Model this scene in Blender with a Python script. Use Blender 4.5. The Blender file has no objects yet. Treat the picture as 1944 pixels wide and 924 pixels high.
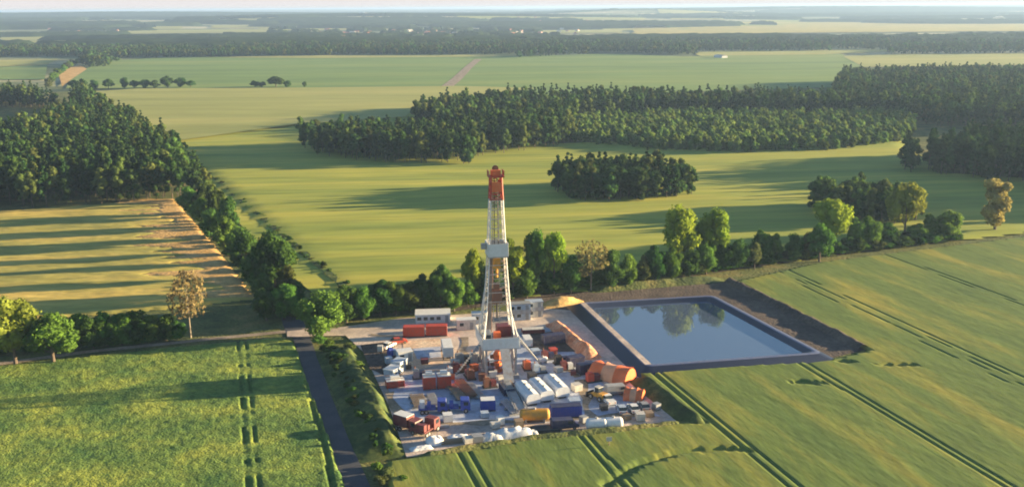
import bpy, math, random
import numpy as np
from mathutils import Vector, Matrix
random.seed(7); np.random.seed(7)
SC = bpy.context.scene
COL = SC.collection
R = math.radians

# ---------------------------------------------------------------- camera
PW, PH, FPX, CH = 1944, 924, 1900.0, 85.0
PITCH, ROLL = math.atan((462 - 14) / FPX), R(0.43)
_f = Vector((0, math.cos(PITCH), -math.sin(PITCH))); _r = Vector((1, 0, 0)); _u = Vector((0, math.sin(PITCH), math.cos(PITCH)))
CR = _r * math.cos(ROLL) - _u * math.sin(ROLL); CU = _u * math.cos(ROLL) + _r * math.sin(ROLL)
cam = bpy.data.cameras.new('camera'); camo = bpy.data.objects.new('camera', cam); COL.objects.link(camo)
cam.sensor_width = 36; cam.lens = 36 * FPX / PW; cam.clip_start = 1; cam.clip_end = 120000
camo.matrix_world = Matrix(((CR.x, CU.x, -_f.x, 0), (CR.y, CU.y, -_f.y, 0), (CR.z, CU.z, -_f.z, CH), (0, 0, 0, 1)))
SC.camera = camo
# ---------------------------------------------------------------- sky, sun, exposure
SUN_EL, SUN_AZ = R(7.8), R(10.5)          # azimuth measured from +X towards +Y
SV = Vector((math.cos(SUN_EL) * math.cos(SUN_AZ), math.cos(SUN_EL) * math.sin(SUN_AZ), math.sin(SUN_EL)))
wd = bpy.data.worlds.new('World'); SC.world = wd; wd.use_nodes = True
wn = wd.node_tree; bg = wn.nodes['Background']; sky = wn.nodes.new('ShaderNodeTexSky')
sky.sky_type = 'NISHITA'; sky.sun_disc = False; sky.sun_elevation = SUN_EL; sky.sun_rotation = R(90) - SUN_AZ
sky.air_density = 1.0; sky.dust_density = 0.35; sky.ozone_density = 2.5; sky.altitude = 100
# a pale misty band low over the horizon, the same all the way round
_g = wn.nodes.new('ShaderNodeNewGeometry'); _sx = wn.nodes.new('ShaderNodeSeparateXYZ'); _mr = wn.nodes.new('ShaderNodeMapRange'); _mx = wn.nodes.new('ShaderNodeMix')
_mr.interpolation_type = 'SMOOTHERSTEP'; _mr.inputs['From Min'].default_value = 0.0; _mr.inputs['From Max'].default_value = -0.11; _mr.inputs['To Min'].default_value = 1.0; _mr.inputs['To Max'].default_value = 0.0
wn.links.new(_g.outputs['Incoming'], _sx.inputs[0]); wn.links.new(_sx.outputs['Z'], _mr.inputs[0]); wn.links.new(_mr.outputs[0], _mx.inputs[0])
_mx.data_type = 'RGBA'; _mx.inputs[7].default_value = (3.7, 3.45, 3.4, 1); wn.links.new(sky.outputs[0], _mx.inputs[6]); wn.links.new(_mx.outputs[2], bg.inputs[0]); bg.inputs[1].default_value = 0.050
sl = bpy.data.lights.new('sun', 'SUN'); slo = bpy.data.objects.new('sun', sl); COL.objects.link(slo)
sl.energy = 5.0; sl.angle = R(0.5); sl.color = (1.0, 0.77, 0.43)
slo.rotation_euler = SV.to_track_quat('Z', 'Y').to_euler(); slo.location = (200, 100, 80)
SC.view_settings.view_transform = 'Standard'; SC.view_settings.look = 'None'
SC.view_settings.gamma = 1.0; SC.view_settings.exposure = 2.25
SC.cycles.filter_width = 1.9 if hasattr(SC, 'cycles') else 1.5
SC.cycles.max_bounces = 6; SC.cycles.volume_bounces = 0; SC.cycles.transparent_max_bounces = 6

# ---------------------------------------------------------------- measuring the place
def G(px, py, z=0.0):
    a = (px - PW / 2) / FPX; b = (PH / 2 - py) / FPX
    d = _f + CR * a + CU * b
    t = (z - CH) / d.z
    return Vector((d.x * t, d.y * t, z))
def PX(p, py):
    """height above the ground at place p whose picture row is py"""
    b = (PH / 2 - py) / FPX
    d = _f + CU * b + CR * ((p.x / p.y))
    return CH + d.z * (p.y / d.y)
def mpp(p): return math.hypot(p.y, CH) / FPX   # metres per photograph pixel at p

# ---------------------------------------------------------------- object helpers
def tag(o, label=None, cat=None, group=None, kind=None):
    if label: o['label'] = label
    if cat: o['category'] = cat
    if group: o['group'] = group
    if kind: o['kind'] = kind
    return o
def link(name, me, parent=None, loc=None, rz=0.0):
    o = bpy.data.objects.new(name, me); COL.objects.link(o)
    if parent: o.parent = parent
    if loc is not None: o.location = loc
    if rz: o.rotation_euler = (0, 0, rz)
    return o
def empty(name, loc, rz=0.0):
    o = bpy.data.objects.new(name, None); COL.objects.link(o); o.location = loc; o.rotation_euler = (0, 0, rz)
    o.empty_display_size = 0.5
    return o
def np_mesh(name, V, F, mats, midx=None, smooth=False):
    """V (n,3), F list of equal-length faces as an array"""
    me = bpy.data.meshes.new(name); V = np.asarray(V, dtype=np.float32); F = np.asarray(F, dtype=np.int32)
    k = F.shape[1]
    me.vertices.add(len(V)); me.vertices.foreach_set('co', V.ravel())
    me.loops.add(F.size); me.loops.foreach_set('vertex_index', F.ravel())
    me.polygons.add(len(F)); me.polygons.foreach_set('loop_start', np.arange(0, F.size, k, dtype=np.int32))
    if midx is not None: me.polygons.foreach_set('material_index', np.asarray(midx, dtype=np.int32))
    if smooth: me.polygons.foreach_set('use_smooth', np.ones(len(F), dtype=bool))
    me.update(calc_edges=True); me.validate()
    for m in mats: me.materials.append(m)
    return me
class MB:
    def __init__(s): s.v = []; s.f = []; s.m = []
    def box(s, c, d, rz=0, m=0, taper=1.0):
        n = len(s.v); cs, sn = math.cos(rz), math.sin(rz)
        for z in (-.5, .5):
            t = 1 if z < 0 else taper
            for x, y in ((-.5, -.5), (.5, -.5), (.5, .5), (-.5, .5)):
                X, Y = x * d[0] * t, y * d[1] * t
                s.v.append((c[0] + X * cs - Y * sn, c[1] + X * sn + Y * cs, c[2] + z * d[2]))
        for q in ((3, 2, 1, 0), (4, 5, 6, 7), (0, 1, 5, 4), (1, 2, 6, 5), (2, 3, 7, 6), (3, 0, 4, 7)):
            s.f.append(tuple(n + i for i in q)); s.m.append(m)
        return s
    def tube(s, a, b, r0, r1=None, n=8, m=0, caps=True):
        a, b = Vector(a), Vector(b); r1 = r0 if r1 is None else r1
        q = (b - a).to_track_quat('Z', 'Y'); k = len(s.v)
        for p, r in ((a, r0), (b, r1)):
            for i in range(n):
                t = 2 * math.pi * i / n
                s.v.append(tuple(p + q @ Vector((r * math.cos(t), r * math.sin(t), 0))))
        for i in range(n):
            j = (i + 1) % n; s.f.append((k + i, k + j, k + n + j, k + n + i)); s.m.append(m)
        if caps:
            s.f.append(tuple(k + i for i in reversed(range(n)))); s.m.append(m)
            s.f.append(tuple(k + n + i for i in range(n))); s.m.append(m)
        return s
    def lathe(s, prof, c=(0, 0, 0), axis='Z', n=14, m=0):
        """prof: (radius, along) pairs"""
        k = len(s.v)
        for r, h in prof:
            for i in range(n):
                t = 2 * math.pi * i / n; x, y = r * math.cos(t), r * math.sin(t)
                s.v.append((c[0] + x, c[1] + y, c[2] + h) if axis == 'Z' else (c[0] + h, c[1] + x, c[2] + y))
        for a in range(len(prof) - 1):
            for i in range(n):
                j = (i + 1) % n; s.f.append((k + a * n + i, k + a * n + j, k + (a + 1) * n + j, k + (a + 1) * n + i)); s.m.append(m)
        return s
    def prism(s, pts, y0, y1, m=0):
        """outline pts in x,z swept along y"""
        k = len(s.v); n = len(pts)
        for y in (y0, y1):
            for x, z in pts: s.v.append((x, y, z))
        for i in range(n):
            j = (i + 1) % n; s.f.append((k + i, k + j, k + n + j, k + n + i)); s.m.append(m)
        s.f.append(tuple(k + i for i in reversed(range(n)))); s.m.append(m)
        s.f.append(tuple(k + n + i for i in range(n))); s.m.append(m)
        return s
    def mesh(s, name, mats):
        me = bpy.data.meshes.new(name); me.from_pydata(s.v, [], s.f)
        mats = mats if isinstance(mats, (list, tuple)) else [mats]
        for x in mats: me.materials.append(x)
        me.polygons.foreach_set('material_index', s.m); me.update()
        return me
    def build(s, name, mats, parent=None, loc=None, rz=0):
        return link(name, s.mesh(name, mats), parent, loc, rz)

# ---------------------------------------------------------------- materials
def node_mat(name):
    m = bpy.data.materials.new(name); m.use_nodes = True
    return m, m.node_tree, m.node_tree.nodes['Principled BSDF']
def ramp(nt, cols):
    r = nt.nodes.new('ShaderNodeValToRGB'); e = r.color_ramp.elements
    while len(e) < len(cols): e.new(0.5)
    for i, (p, c) in enumerate(cols): e[i].position = p; e[i].color = (*c, 1)
    return r
def ground_mat(name, c0, c1, c2, scale=0.02, stretch=1.0, ang=0.0, fine=0.6, finestretch=1.0, rough=0.9, bump=0.0, bscale=1.0, contrast=0.35, fineamt=0.35, streak=0.0):
    """three colours blended by a broad stretched noise, with finer mottling on top; ang is the row direction"""
    m, nt, bs = node_mat(name); N, L = nt.nodes, nt.links
    tc = N.new('ShaderNodeTexCoord')
    mp = N.new('ShaderNodeMapping'); mp.vector_type = 'TEXTURE'; mp.inputs['Rotation'].default_value = (0, 0, ang); mp.inputs['Scale'].default_value = (stretch, 1, 1)
    L.new(tc.outputs['Object'], mp.inputs[0])
    n1 = N.new('ShaderNodeTexNoise'); n1.inputs['Scale'].default_value = scale; n1.inputs['Detail'].default_value = 6; n1.inputs['Roughness'].default_value = .6
    L.new(mp.outputs[0], n1.inputs[0])
    rp = ramp(nt, [(0.5 - contrast / 2, c0), (0.5, c1), (0.5 + contrast / 2, c2)]); L.new(n1.outputs[0], rp.inputs[0])
    mp2 = N.new('ShaderNodeMapping'); mp2.vector_type = 'TEXTURE'; mp2.inputs['Rotation'].default_value = (0, 0, ang); mp2.inputs['Scale'].default_value = (finestretch, 1, 1)
    L.new(tc.outputs['Object'], mp2.inputs[0])
    n2 = N.new('ShaderNodeTexNoise'); n2.inputs['Scale'].default_value = fine; n2.inputs['Detail'].default_value = 5; n2.inputs['Roughness'].default_value = .65
    L.new(mp2.outputs[0], n2.inputs[0])
    mr = N.new('ShaderNodeMapRange'); mr.inputs['From Min'].default_value = .3; mr.inputs['From Max'].default_value = .7
    mr.inputs['To Min'].default_value = 1 - fineamt; mr.inputs['To Max'].default_value = 1 + fineamt; L.new(n2.outputs[0], mr.inputs[0])
    mx = N.new('ShaderNodeMix'); mx.data_type = 'RGBA'; mx.blend_type = 'MULTIPLY'; mx.inputs[0].default_value = 1
    L.new(rp.outputs[0], mx.inputs[6]); L.new(mr.outputs[0], mx.inputs[7])
    L.new(mx.outputs[2], bs.inputs['Base Color'])
    bs.inputs['Roughness'].default_value = rough; bs.inputs['Specular IOR Level'].default_value = 0.15
    if bump:
        b = N.new('ShaderNodeBump'); b.inputs['Strength'].default_value = 1; b.inputs['Distance'].default_value = bump
        n3 = N.new('ShaderNodeTexNoise'); n3.inputs['Scale'].default_value = bscale; n3.inputs['Detail'].default_value = 4
        L.new(mp2.outputs[0], n3.inputs[0]); L.new(n3.outputs[0], b.inputs['Height']); L.new(b.outputs[0], bs.inputs['Normal'])
    return m
def paint(name, c, rough=0.5, metal=0.0, wear=0.25, dirt=(0.16, 0.13, 0.10)):
    m, nt, bs = node_mat(name); N, L = nt.nodes, nt.links
    tc = N.new('ShaderNodeTexCoord'); n = N.new('ShaderNodeTexNoise'); n.inputs['Scale'].default_value = 1.1; n.inputs['Detail'].default_value = 7; n.inputs['Roughness'].default_value = .7
    L.new(tc.outputs['Object'], n.inputs[0])
    rp = ramp(nt, [(0.42, (0, 0, 0)), (0.75, (wear * 2.2,) * 3)]); L.new(n.outputs[0], rp.inputs[0])
    mx = N.new('ShaderNodeMix'); mx.data_type = 'RGBA'; mx.inputs[6].default_value = (*c, 1); mx.inputs[7].default_value = (*dirt, 1)
    L.new(rp.outputs[0], mx.inputs[0]); L.new(mx.outputs[2], bs.inputs['Base Color'])
    bs.inputs['Roughness'].default_value = rough; bs.inputs['Metallic'].default_value = metal
    return m
def leaf_mat(name, c, vary=0.25, trans=0.33):
    m, nt, bs = node_mat(name); N, L = nt.nodes, nt.links
    oi = N.new('ShaderNodeObjectInfo'); tc = N.new('ShaderNodeTexCoord')
    n = N.new('ShaderNodeTexNoise'); n.inputs['Scale'].default_value = .55; n.inputs['Detail'].default_value = 3; L.new(tc.outputs['Object'], n.inputs[0])
    h = N.new('ShaderNodeHueSaturation'); h.inputs['Color'].default_value = (*c, 1)
    a = N.new('ShaderNodeMapRange'); a.inputs['To Min'].default_value = .5 - .012; a.inputs['To Max'].default_value = .5 + .035; L.new(oi.outputs['Random'], a.inputs[0]); L.new(a.outputs[0], h.inputs['Hue'])
    ad = N.new('ShaderNodeMath'); ad.operation = 'MULTIPLY_ADD'; ad.inputs[1].default_value = 2 * vary; ad.inputs[2].default_value = 1 - vary
    mu = N.new('ShaderNodeMath'); mu.operation = 'MULTIPLY'; mu.inputs[1].default_value = 7.31
    fr = N.new('ShaderNodeMath'); fr.operation = 'FRACT'; L.new(oi.outputs['Random'], mu.inputs[0]); L.new(mu.outputs[0], fr.inputs[0]); L.new(fr.outputs[0], ad.inputs[0])
    nm = N.new('ShaderNodeMapRange'); nm.inputs['From Min'].default_value = .3; nm.inputs['From Max'].default_value = .7; nm.inputs['To Min'].default_value = .7; nm.inputs['To Max'].default_value = 1.35; L.new(n.outputs[0], nm.inputs[0])
    m2 = N.new('ShaderNodeMath'); m2.operation = 'MULTIPLY'; L.new(ad.outputs[0], m2.inputs[0]); L.new(nm.outputs[0], m2.inputs[1]); L.new(m2.outputs[0], h.inputs['Value'])
    d = N.new('ShaderNodeBsdfDiffuse'); t = N.new('ShaderNodeBsdfTranslucent'); mix = N.new('ShaderNodeMixShader'); mix.inputs[0].default_value = trans
    L.new(h.outputs[0], d.inputs[0]); L.new(h.outputs[0], t.inputs[0]); L.new(d.outputs[0], mix.inputs[1]); L.new(t.outputs[0], mix.inputs[2])
    N.remove(bs); L.new(mix.outputs[0], N['Material Output'].inputs['Surface'])
    return m

ROW = R(-74); ROAD = R(24)
M = {}
M['land'] = ground_mat('far_land', (.05, .09, .045), (.17, .20, .09), (.55, .50, .30), scale=.003, stretch=3.2, fine=.03, fineamt=.45, contrast=.22)
M['verge'] = ground_mat('verge_grass', (.06, .085, .035), (.12, .14, .045), (.22, .19, .07), scale=.10, fine=1.2, bump=.35, bscale=1.2)
M['bank'] = ground_mat('bank_grass', (.032, .056, .02), (.06, .09, .028), (.14, .16, .045), scale=.25, fine=1.6, bump=.05, bscale=1.6)
M['crop_left'] = ground_mat('leafy_crop', (.075, .145, .038), (.15, .22, .048), (.27, .31, .055), scale=.085, fine=.75, fineamt=.36, contrast=.32, bump=.25, bscale=2.2)
M['crop_right'] = ground_mat('cereal_crop', (.080, .140, .038), (.140, .195, .045), (.37, .31, .055), scale=.075, stretch=5, ang=ROW, fine=.55, finestretch=4, fineamt=.20, contrast=.5, bump=.05, bscale=1.6)
M['crop_mid'] = ground_mat('middle_crop', (.20, .26, .050), (.32, .345, .062), (.47, .42, .075), scale=.05, stretch=9, ang=R(6), fine=.20, finestretch=8, fineamt=.15, contrast=.4, bump=.12, bscale=.5)
M['crop_pale'] = ground_mat('pale_crop', (.27, .29, .085), (.35, .355, .11), (.43, .40, .13), scale=.012, stretch=6, fine=.08, finestretch=5, fineamt=.10)
M['crop_green'] = ground_mat('green_crop', (.13, .21, .065), (.18, .27, .075), (.24, .30, .085), scale=.008, stretch=6, fine=.05, finestretch=5, fineamt=.12)
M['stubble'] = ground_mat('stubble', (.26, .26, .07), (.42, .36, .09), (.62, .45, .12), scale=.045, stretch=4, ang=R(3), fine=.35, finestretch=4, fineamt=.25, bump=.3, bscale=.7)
M['straw'] = ground_mat('straw_ground', (.42, .26, .09), (.56, .35, .13), (.66, .43, .18), scale=.1, fine=1.0, bump=.2)
M['track'] = ground_mat('dirt_track', (.20, .16, .12), (.30, .24, .18), (.42, .34, .26), scale=.2, fine=1.5)
M['asphalt'] = ground_mat('asphalt', (.060, .062, .072), (.078, .080, .092), (.10, .10, .11), scale=.15, fine=2.0, fineamt=.2, rough=.8)
M['gravel'] = ground_mat('pale_gravel', (.36, .30, .27), (.54, .44, .38), (.68, .56, .47), scale=.09, fine=.9, fineamt=.22, bump=.06, bscale=2)
M['yard'] = ground_mat('sunlit_gravel', (.52, .36, .25), (.66, .47, .33), (.74, .58, .42), scale=.2, fine=1.2)  # pad gravel with warm sunlight mixed into its colour
M['concrete'] = ground_mat('concrete', (.30, .34, .44), (.42, .46, .58), (.56, .57, .64), scale=.12, fine=.8, fineamt=.25, rough=.45)
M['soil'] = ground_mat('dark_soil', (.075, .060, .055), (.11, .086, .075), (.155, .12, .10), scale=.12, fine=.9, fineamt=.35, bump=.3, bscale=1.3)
M['spoil'] = ground_mat('orange_earth', (.50, .18, .09), (.66, .30, .17), (.70, .42, .28), scale=.3, fine=1.4, fineamt=.3, bump=.4, bscale=1.2)
M['liner'] = paint('pond_liner', (.020, .028, .062), rough=.4, wear=.05, dirt=(.06, .06, .08))
M['liner_rim'] = paint('liner_rim', (.10, .13, .25), rough=.5, wear=.25, dirt=(.25, .22, .22))
for k, c in dict(dark=(.06, .115, .026), mid=(.11, .185, .032), bright=(.23, .32, .035), yellow=(.22, .235, .04), bronze=(.21, .165, .075), gold=(.34, .28, .10), pale=(.13, .15, .05), pine=(.040, .068, .022), young=(.060, .095, .030), olive=(.080, .098, .026)).items():
    M['leaf_' + k] = leaf_mat('leaves_' + k, c)
M['bark'] = paint('bark', (.10, .075, .055), rough=.9, wear=.3, dirt=(.18, .14, .10))
M['bark_pale'] = paint('pale_bark', (.24, .20, .15), rough=.9)
M['white'] = paint('white_paint', (.72, .72, .72), wear=.2, dirt=(.45, .42, .38)); M['offwhite'] = paint('cream_paint', (.60, .57, .52))
M['grey'] = paint('grey_paint', (.30, .31, .33)); M['lightblue'] = paint('pale_blue_paint', (.42, .50, .62)); M['blue'] = paint('blue_paint', (.018, .05, .34), wear=.12)
M['navy'] = paint('navy_paint', (.018, .022, .085)); M['red'] = paint('red_paint', (.52, .055, .025)); M['maroon'] = paint('maroon_paint', (.17, .030, .035))
M['orange'] = paint('orange_sheet', (.72, .15, .035), wear=.12, dirt=(.6, .3, .2)); M['peach'] = paint('peach_sheet', (.75, .36, .20), wear=.1)
M['yellow'] = paint('yellow_paint', (.62, .30, .03)); M['dark'] = paint('dark_metal', (.035, .033, .038)); M['steel'] = paint('galvanised_steel', (.42, .43, .45), rough=.5, metal=.3, wear=.4, dirt=(.30, .22, .17))
M['rust'] = paint('rusty_steel', (.22, .085, .045)); M['timber'] = paint('timber', (.30, .21, .13)); M['rubber'] = paint('rubber', (.02, .02, .02), rough=.8)
M['tarp'] = paint('white_tarpaulin', (.74, .75, .78), rough=.6, wear=.12)
gm, gnt, gb = node_mat('window_glass'); gb.inputs['Base Color'].default_value = (.03, .04, .05, 1); gb.inputs['Roughness'].default_value = .08; M['glass'] = gm
M['roof_red'] = paint('red_roof_tiles', (.36, .14, .09)); M['roof_pale'] = paint('pale_sheet_roof', (.45, .44, .43)); M['render'] = paint('house_render', (.42, .38, .34)); M['house_white'] = paint('house_white', (.5, .48, .46))
wm, wnt, wb = node_mat('pond_water'); wb.inputs['Base Color'].default_value = (.085, .12, .20, 1); wb.inputs['Roughness'].default_value = .03; wb.inputs['IOR'].default_value = 2.8
_n = wnt.nodes.new('ShaderNodeTexNoise'); _n.inputs['Scale'].default_value = .6; _b = wnt.nodes.new('ShaderNodeBump'); _b.inputs['Distance'].default_value = .012; _tc = wnt.nodes.new('ShaderNodeTexCoord')
wnt.links.new(_tc.outputs['Object'], _n.inputs[0]); wnt.links.new(_n.outputs[0], _b.inputs['Height']); wnt.links.new(_b.outputs[0], wb.inputs['Normal']); M['water'] = wm

# ---------------------------------------------------------------- numpy noise, polygons
def vnoise(x, y, s, seed):
    rs = np.random.RandomState(seed); T = rs.rand(256, 256)
    X = x / s; Y = y / s; xi = np.floor(X).astype(int); yi = np.floor(Y).astype(int); fx = X - xi; fy = Y - yi
    fx = fx * fx * (3 - 2 * fx); fy = fy * fy * (3 - 2 * fy); g = lambda a, b: T[a & 255, b & 255]
    return (g(xi, yi) * (1 - fx) + g(xi + 1, yi) * fx) * (1 - fy) + (g(xi, yi + 1) * (1 - fx) + g(xi + 1, yi + 1) * fx) * fy
def inside(P, poly):
    x, y = P[:, 0], P[:, 1]; c = np.zeros(len(P), bool); n = len(poly)
    for i in range(n):
        x1, y1 = poly[i][0], poly[i][1]; x2, y2 = poly[(i + 1) % n][0], poly[(i + 1) % n][1]
        if y1 == y2: continue
        k = ((y1 > y) != (y2 > y)) & (x < (x2 - x1) * (y - y1) / (y2 - y1) + x1); c ^= k
    return c
def poly(*pts):
    """picture points (x, y) or (x, y, height) to ground outline"""
    return [tuple(G(*p))[:2] for p in pts]
def sheet(name, outline, z, mat, kind='structure'):
    me = bpy.data.meshes.new(name); me.from_pydata([(x, y, z) for x, y in outline], [], [tuple(range(len(outline)))])
    me.materials.append(mat); me.update()
    if me.polygons[0].normal.z < 0: me.flip_normals()
    o = link(name, me); tag(o, kind=kind); return o
def grid_field(name, outline, holes, du, dv, ang, hfun, mat, base=0.0):
    ca, sa = math.cos(ang), math.sin(ang); A = np.array(outline)
    U = A[:, 0] * ca + A[:, 1] * sa; Vv = -A[:, 0] * sa + A[:, 1] * ca
    u = np.arange(U.min() - du, U.max() + 2 * du, du); v = np.arange(Vv.min() - dv, Vv.max() + 2 * dv, dv)
    UU, VV = np.meshgrid(u, v, indexing='ij'); nu, nv = UU.shape; uf, vf = UU.ravel(), VV.ravel()
    P = np.stack([uf * ca - vf * sa, uf * sa + vf * ca], 1)
    ok = inside(P, outline)
    for h in holes: ok &= ~inside(P, h)
    z = np.where(ok, base + hfun(P[:, 0], P[:, 1], uf, vf), base - .05)
    idx = np.arange(nu * nv).reshape(nu, nv); F = np.stack([idx[:-1, :-1], idx[1:, :-1], idx[1:, 1:], idx[:-1, 1:]], -1).reshape(-1, 4)
    F = F[ok[F].any(1)]; used = np.unique(F); mp = np.zeros(nu * nv, int); mp[used] = np.arange(len(used))
    me = np_mesh(name, np.column_stack([P, z])[used], mp[F], [mat], smooth=True)
    return tag(link(name, me), kind='structure')
def ribbon(name, pts, width, z, mat):
    """a strip along world points; width may be a list"""
    n = len(pts); V = []; F = []
    for i, p in enumerate(pts):
        a = Vector(pts[max(i - 1, 0)][:2]); b = Vector(pts[min(i + 1, n - 1)][:2]); d = (b - a).normalized(); w = (width[i] if isinstance(width, (list, tuple)) else width) / 2
        V += [(p[0] - d.y * w, p[1] + d.x * w, z), (p[0] + d.y * w, p[1] - d.x * w, z)]
    for i in range(n - 1): F.append((2 * i + 1, 2 * i + 3, 2 * i + 2, 2 * i))
    return tag(link(name, np_mesh(name, V, F, [mat])), kind='structure')
def densify(pts, step):
    out = []
    for a, b in zip(pts[:-1], pts[1:]):
        a, b = Vector(a[:2]), Vector(b[:2]); k = max(1, int((b - a).length / step))
        out += [a.lerp(b, i / k) for i in range(k)]
    return out + [Vector(pts[-1][:2])]
def bund(name, pts, half, h, mat, amp=.35, top=.12, step=1.0, n=15, seed=3, ends=True, crest=0.0):
    """an earth bank of rounded section along world points"""
    P = densify(pts, step); V = []; L = len(P)
    for i, p in enumerate(P):
        d = (P[min(i + 1, L - 1)] - P[max(i - 1, 0)]).normalized(); e = min(1, min(i, L - 1 - i) * step / (half * 1.8)) if ends else 1
        for j in range(n):
            t = -1 + 2 * j / (n - 1); tt = (t - crest) / (1 - crest) if t > crest else (t - crest) / (1 + crest); s = max(0, 1 - max(0, abs(tt) - top) / (1 - top)); s = s * s * (3 - 2 * s) * .5 + s * .5
            V.append((p.x + d.y * t * half, p.y - d.x * t * half, h * s * (e * e * (3 - 2 * e))))
    V = np.array(V); nz = (vnoise(V[:, 0], V[:, 1], 1.3, seed) - .5) * 1.1 + (vnoise(V[:, 0], V[:, 1], 3.7, seed + 1) - .5) * 1.4
    edge = V[:, 2] > .02; V[:, 2] = np.where(edge, V[:, 2] + nz * amp * np.minimum(1, V[:, 2]) , -.05)
    idx = np.arange(L * n).reshape(L, n); F = np.stack([idx[:-1, :-1], idx[:-1, 1:], idx[1:, 1:], idx[1:, :-1]], -1).reshape(-1, 4)[:, ::-1]
    return tag(link(name, np_mesh(name, V, F, [mat], smooth=True)), kind='structure')

# ================================================================ THE LAND
def terrain_z(x, y):
    d = np.sqrt(x * x + y * y); s = np.clip((d - 2600) / 4000, 0, 1); s = s * s * (3 - 2 * s)
    h = 62 * vnoise(x + 900, y * .8 + 4000, 3100, 5) ** 1.3 + 22 * vnoise(x, y, 900, 6)
    far = np.clip((d - 9000) / 9000, 0, 1)
    for cx, cy, ax, ay, hh in ((-700, 5300, 1500, 420, 58), (-3300, 8200, 1900, 900, 60), (300, 4400, 900, 260, 26), (2600, 9000, 2600, 900, 50), (900, 6900, 700, 420, 46)):
        h = h * .9 + hh * np.exp(-((x - cx) / ax) ** 2 - ((y - cy) / ay) ** 2)
    h = np.minimum(h, 80)
    return s * (h - 12) * (1 - far) + far * (38 + 36 * (vnoise(x, y, 5200, 8) - .3))
rr = np.concatenate([[0], np.geomspace(60, 2400, 26), np.geomspace(2500, 32000, 110)])
th = np.concatenate([np.linspace(R(55), R(125), 141), np.linspace(R(125), R(415), 60)[1:-1]])
RR, TT = np.meshgrid(rr, th, indexing='ij'); gx, gy = RR * np.cos(TT), RR * np.sin(TT); gz = terrain_z(gx.ravel(), gy.ravel())
ix = np.arange(gx.size).reshape(gx.shape); nx = np.roll(ix, -1, axis=1)
GF = np.stack([ix[:-1], ix[1:], nx[1:], nx[:-1]], -1).reshape(-1, 4)[:, :]
tag(link('ground', np_mesh('ground', np.column_stack([gx.ravel(), gy.ravel(), gz - .30]), GF, [M['land']], smooth=True)), kind='structure')
# grass under everything near by
sheet('verge_ground', [(-1100, 60), (1100, 60), (1100, 1080), (-1100, 1080)], -.12, M['verge'])

POND_L, POND_R = (24.5, 284.8), (59.0, 289.5)
PAD = poly((640, 622), (760, 604), (1040, 586), (1100, 590), (1150, 650), (1212, 710), (1298, 786), (1290, 798), (1000, 828), (880, 850), (772, 868), (738, 770), (690, 668))
SOIL = poly((1015, 566), (1110, 552), (1385, 535), (1640, 664), (1560, 684), (1230, 706), (1195, 700), (1060, 640))
# near left field: a leafy crop with clumps
FL = poly((-60, 702), (0, 697), (200, 676), (400, 655), (530, 643), (557, 652), (585, 730), (622, 830), (652, 924), (672, 1010), (-90, 1010))
def h_left(x, y, u, v):
    z = .5 + .15 * vnoise(x, y, .7, 1) + .10 * (vnoise(x, y, 1.6, 2) - .3)
    c = v - h_left.c
    for off in (-.9, .9): z = np.where(np.abs(c - off) < .2 + .12 * vnoise(u, u * 0, 3.1, 7), z * (.2 + .7 * (vnoise(u, u * 0, 5, 8) > .62)), z)
    ce = v - h_left.e; z = np.where(np.abs(ce - .6 * vnoise(u, u * 0, 6, 9)) < .45, z * .15, z)
    return z
_q = G(596, 790); h_left.e = -_q.x * math.sin(ROW) + _q.y * math.cos(ROW)
_p = G(470, 790); h_left.c = -_p.x * math.sin(ROW) + _p.y * math.cos(ROW)
grid_field('left_crop_field', FL, [], .55, .42, ROW, h_left, M['crop_left'])
# near right field: cereal in rows, tramlines pressed into it
FR = poly((738, 878), (890, 860), (1010, 836), (1300, 806), (1345, 808), (1215, 712), (1250, 706), (1560, 690), (1655, 668), (1400, 536), (1560, 500), (1944, 452), (2060, 436), (2300, 600), (2300, 1010), (745, 1010))
tl = []
for a, w in (((1372, 815), .34), ((1735, 820), .30), ((905, 905), .30), ((1150, 880), .30), ((1640, 585), .2), ((1830, 540), .2), ((1900, 720), .12)):
    p = G(*a); tl.append((-p.x * math.sin(ROW) + p.y * math.cos(ROW), w, a))
_ring = [(1150, 925), (1215, 885), (1290, 862), (1365, 856), (1420, 858)]
_ringw = densify(poly(*_ring), .8); _spots = [(G(1535, 730), 4.5, 1.4), (G(1605, 690), 3.2, 1.0), (G(1700, 696), 5.5, .9)]
def h_right(x, y, u, v):
    z = .62 + .03 * vnoise(u, v * 3, 3.2, 11) + .045 * vnoise(x, y, .8, 12)
    for c, w, a in tl:
        wob = .5 * (vnoise(u, u * 0, 17, int(abs(c)) + 20) - .5)
        for off in (-.95, .95): z = np.where(np.abs(v - c - off - wob) < w * .72, z * .5, z)
    near = np.zeros_like(x, bool)
    for q in _ringw: near |= (x - q.x) ** 2 + (y - q.y) ** 2 < .75
    z = np.where(near, z * .25, z)
    for q, ax, ay in _spots: z = np.where(((x - q.x) / ax) ** 2 + ((y - q.y) / ay) ** 2 + 1.2 * vnoise(x, y, 1.1, 44) < 1.5, z * .25, z)
    return z
grid_field('right_crop_field', FR, [], .8, .42, ROW, h_right, M['crop_right'])
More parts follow.
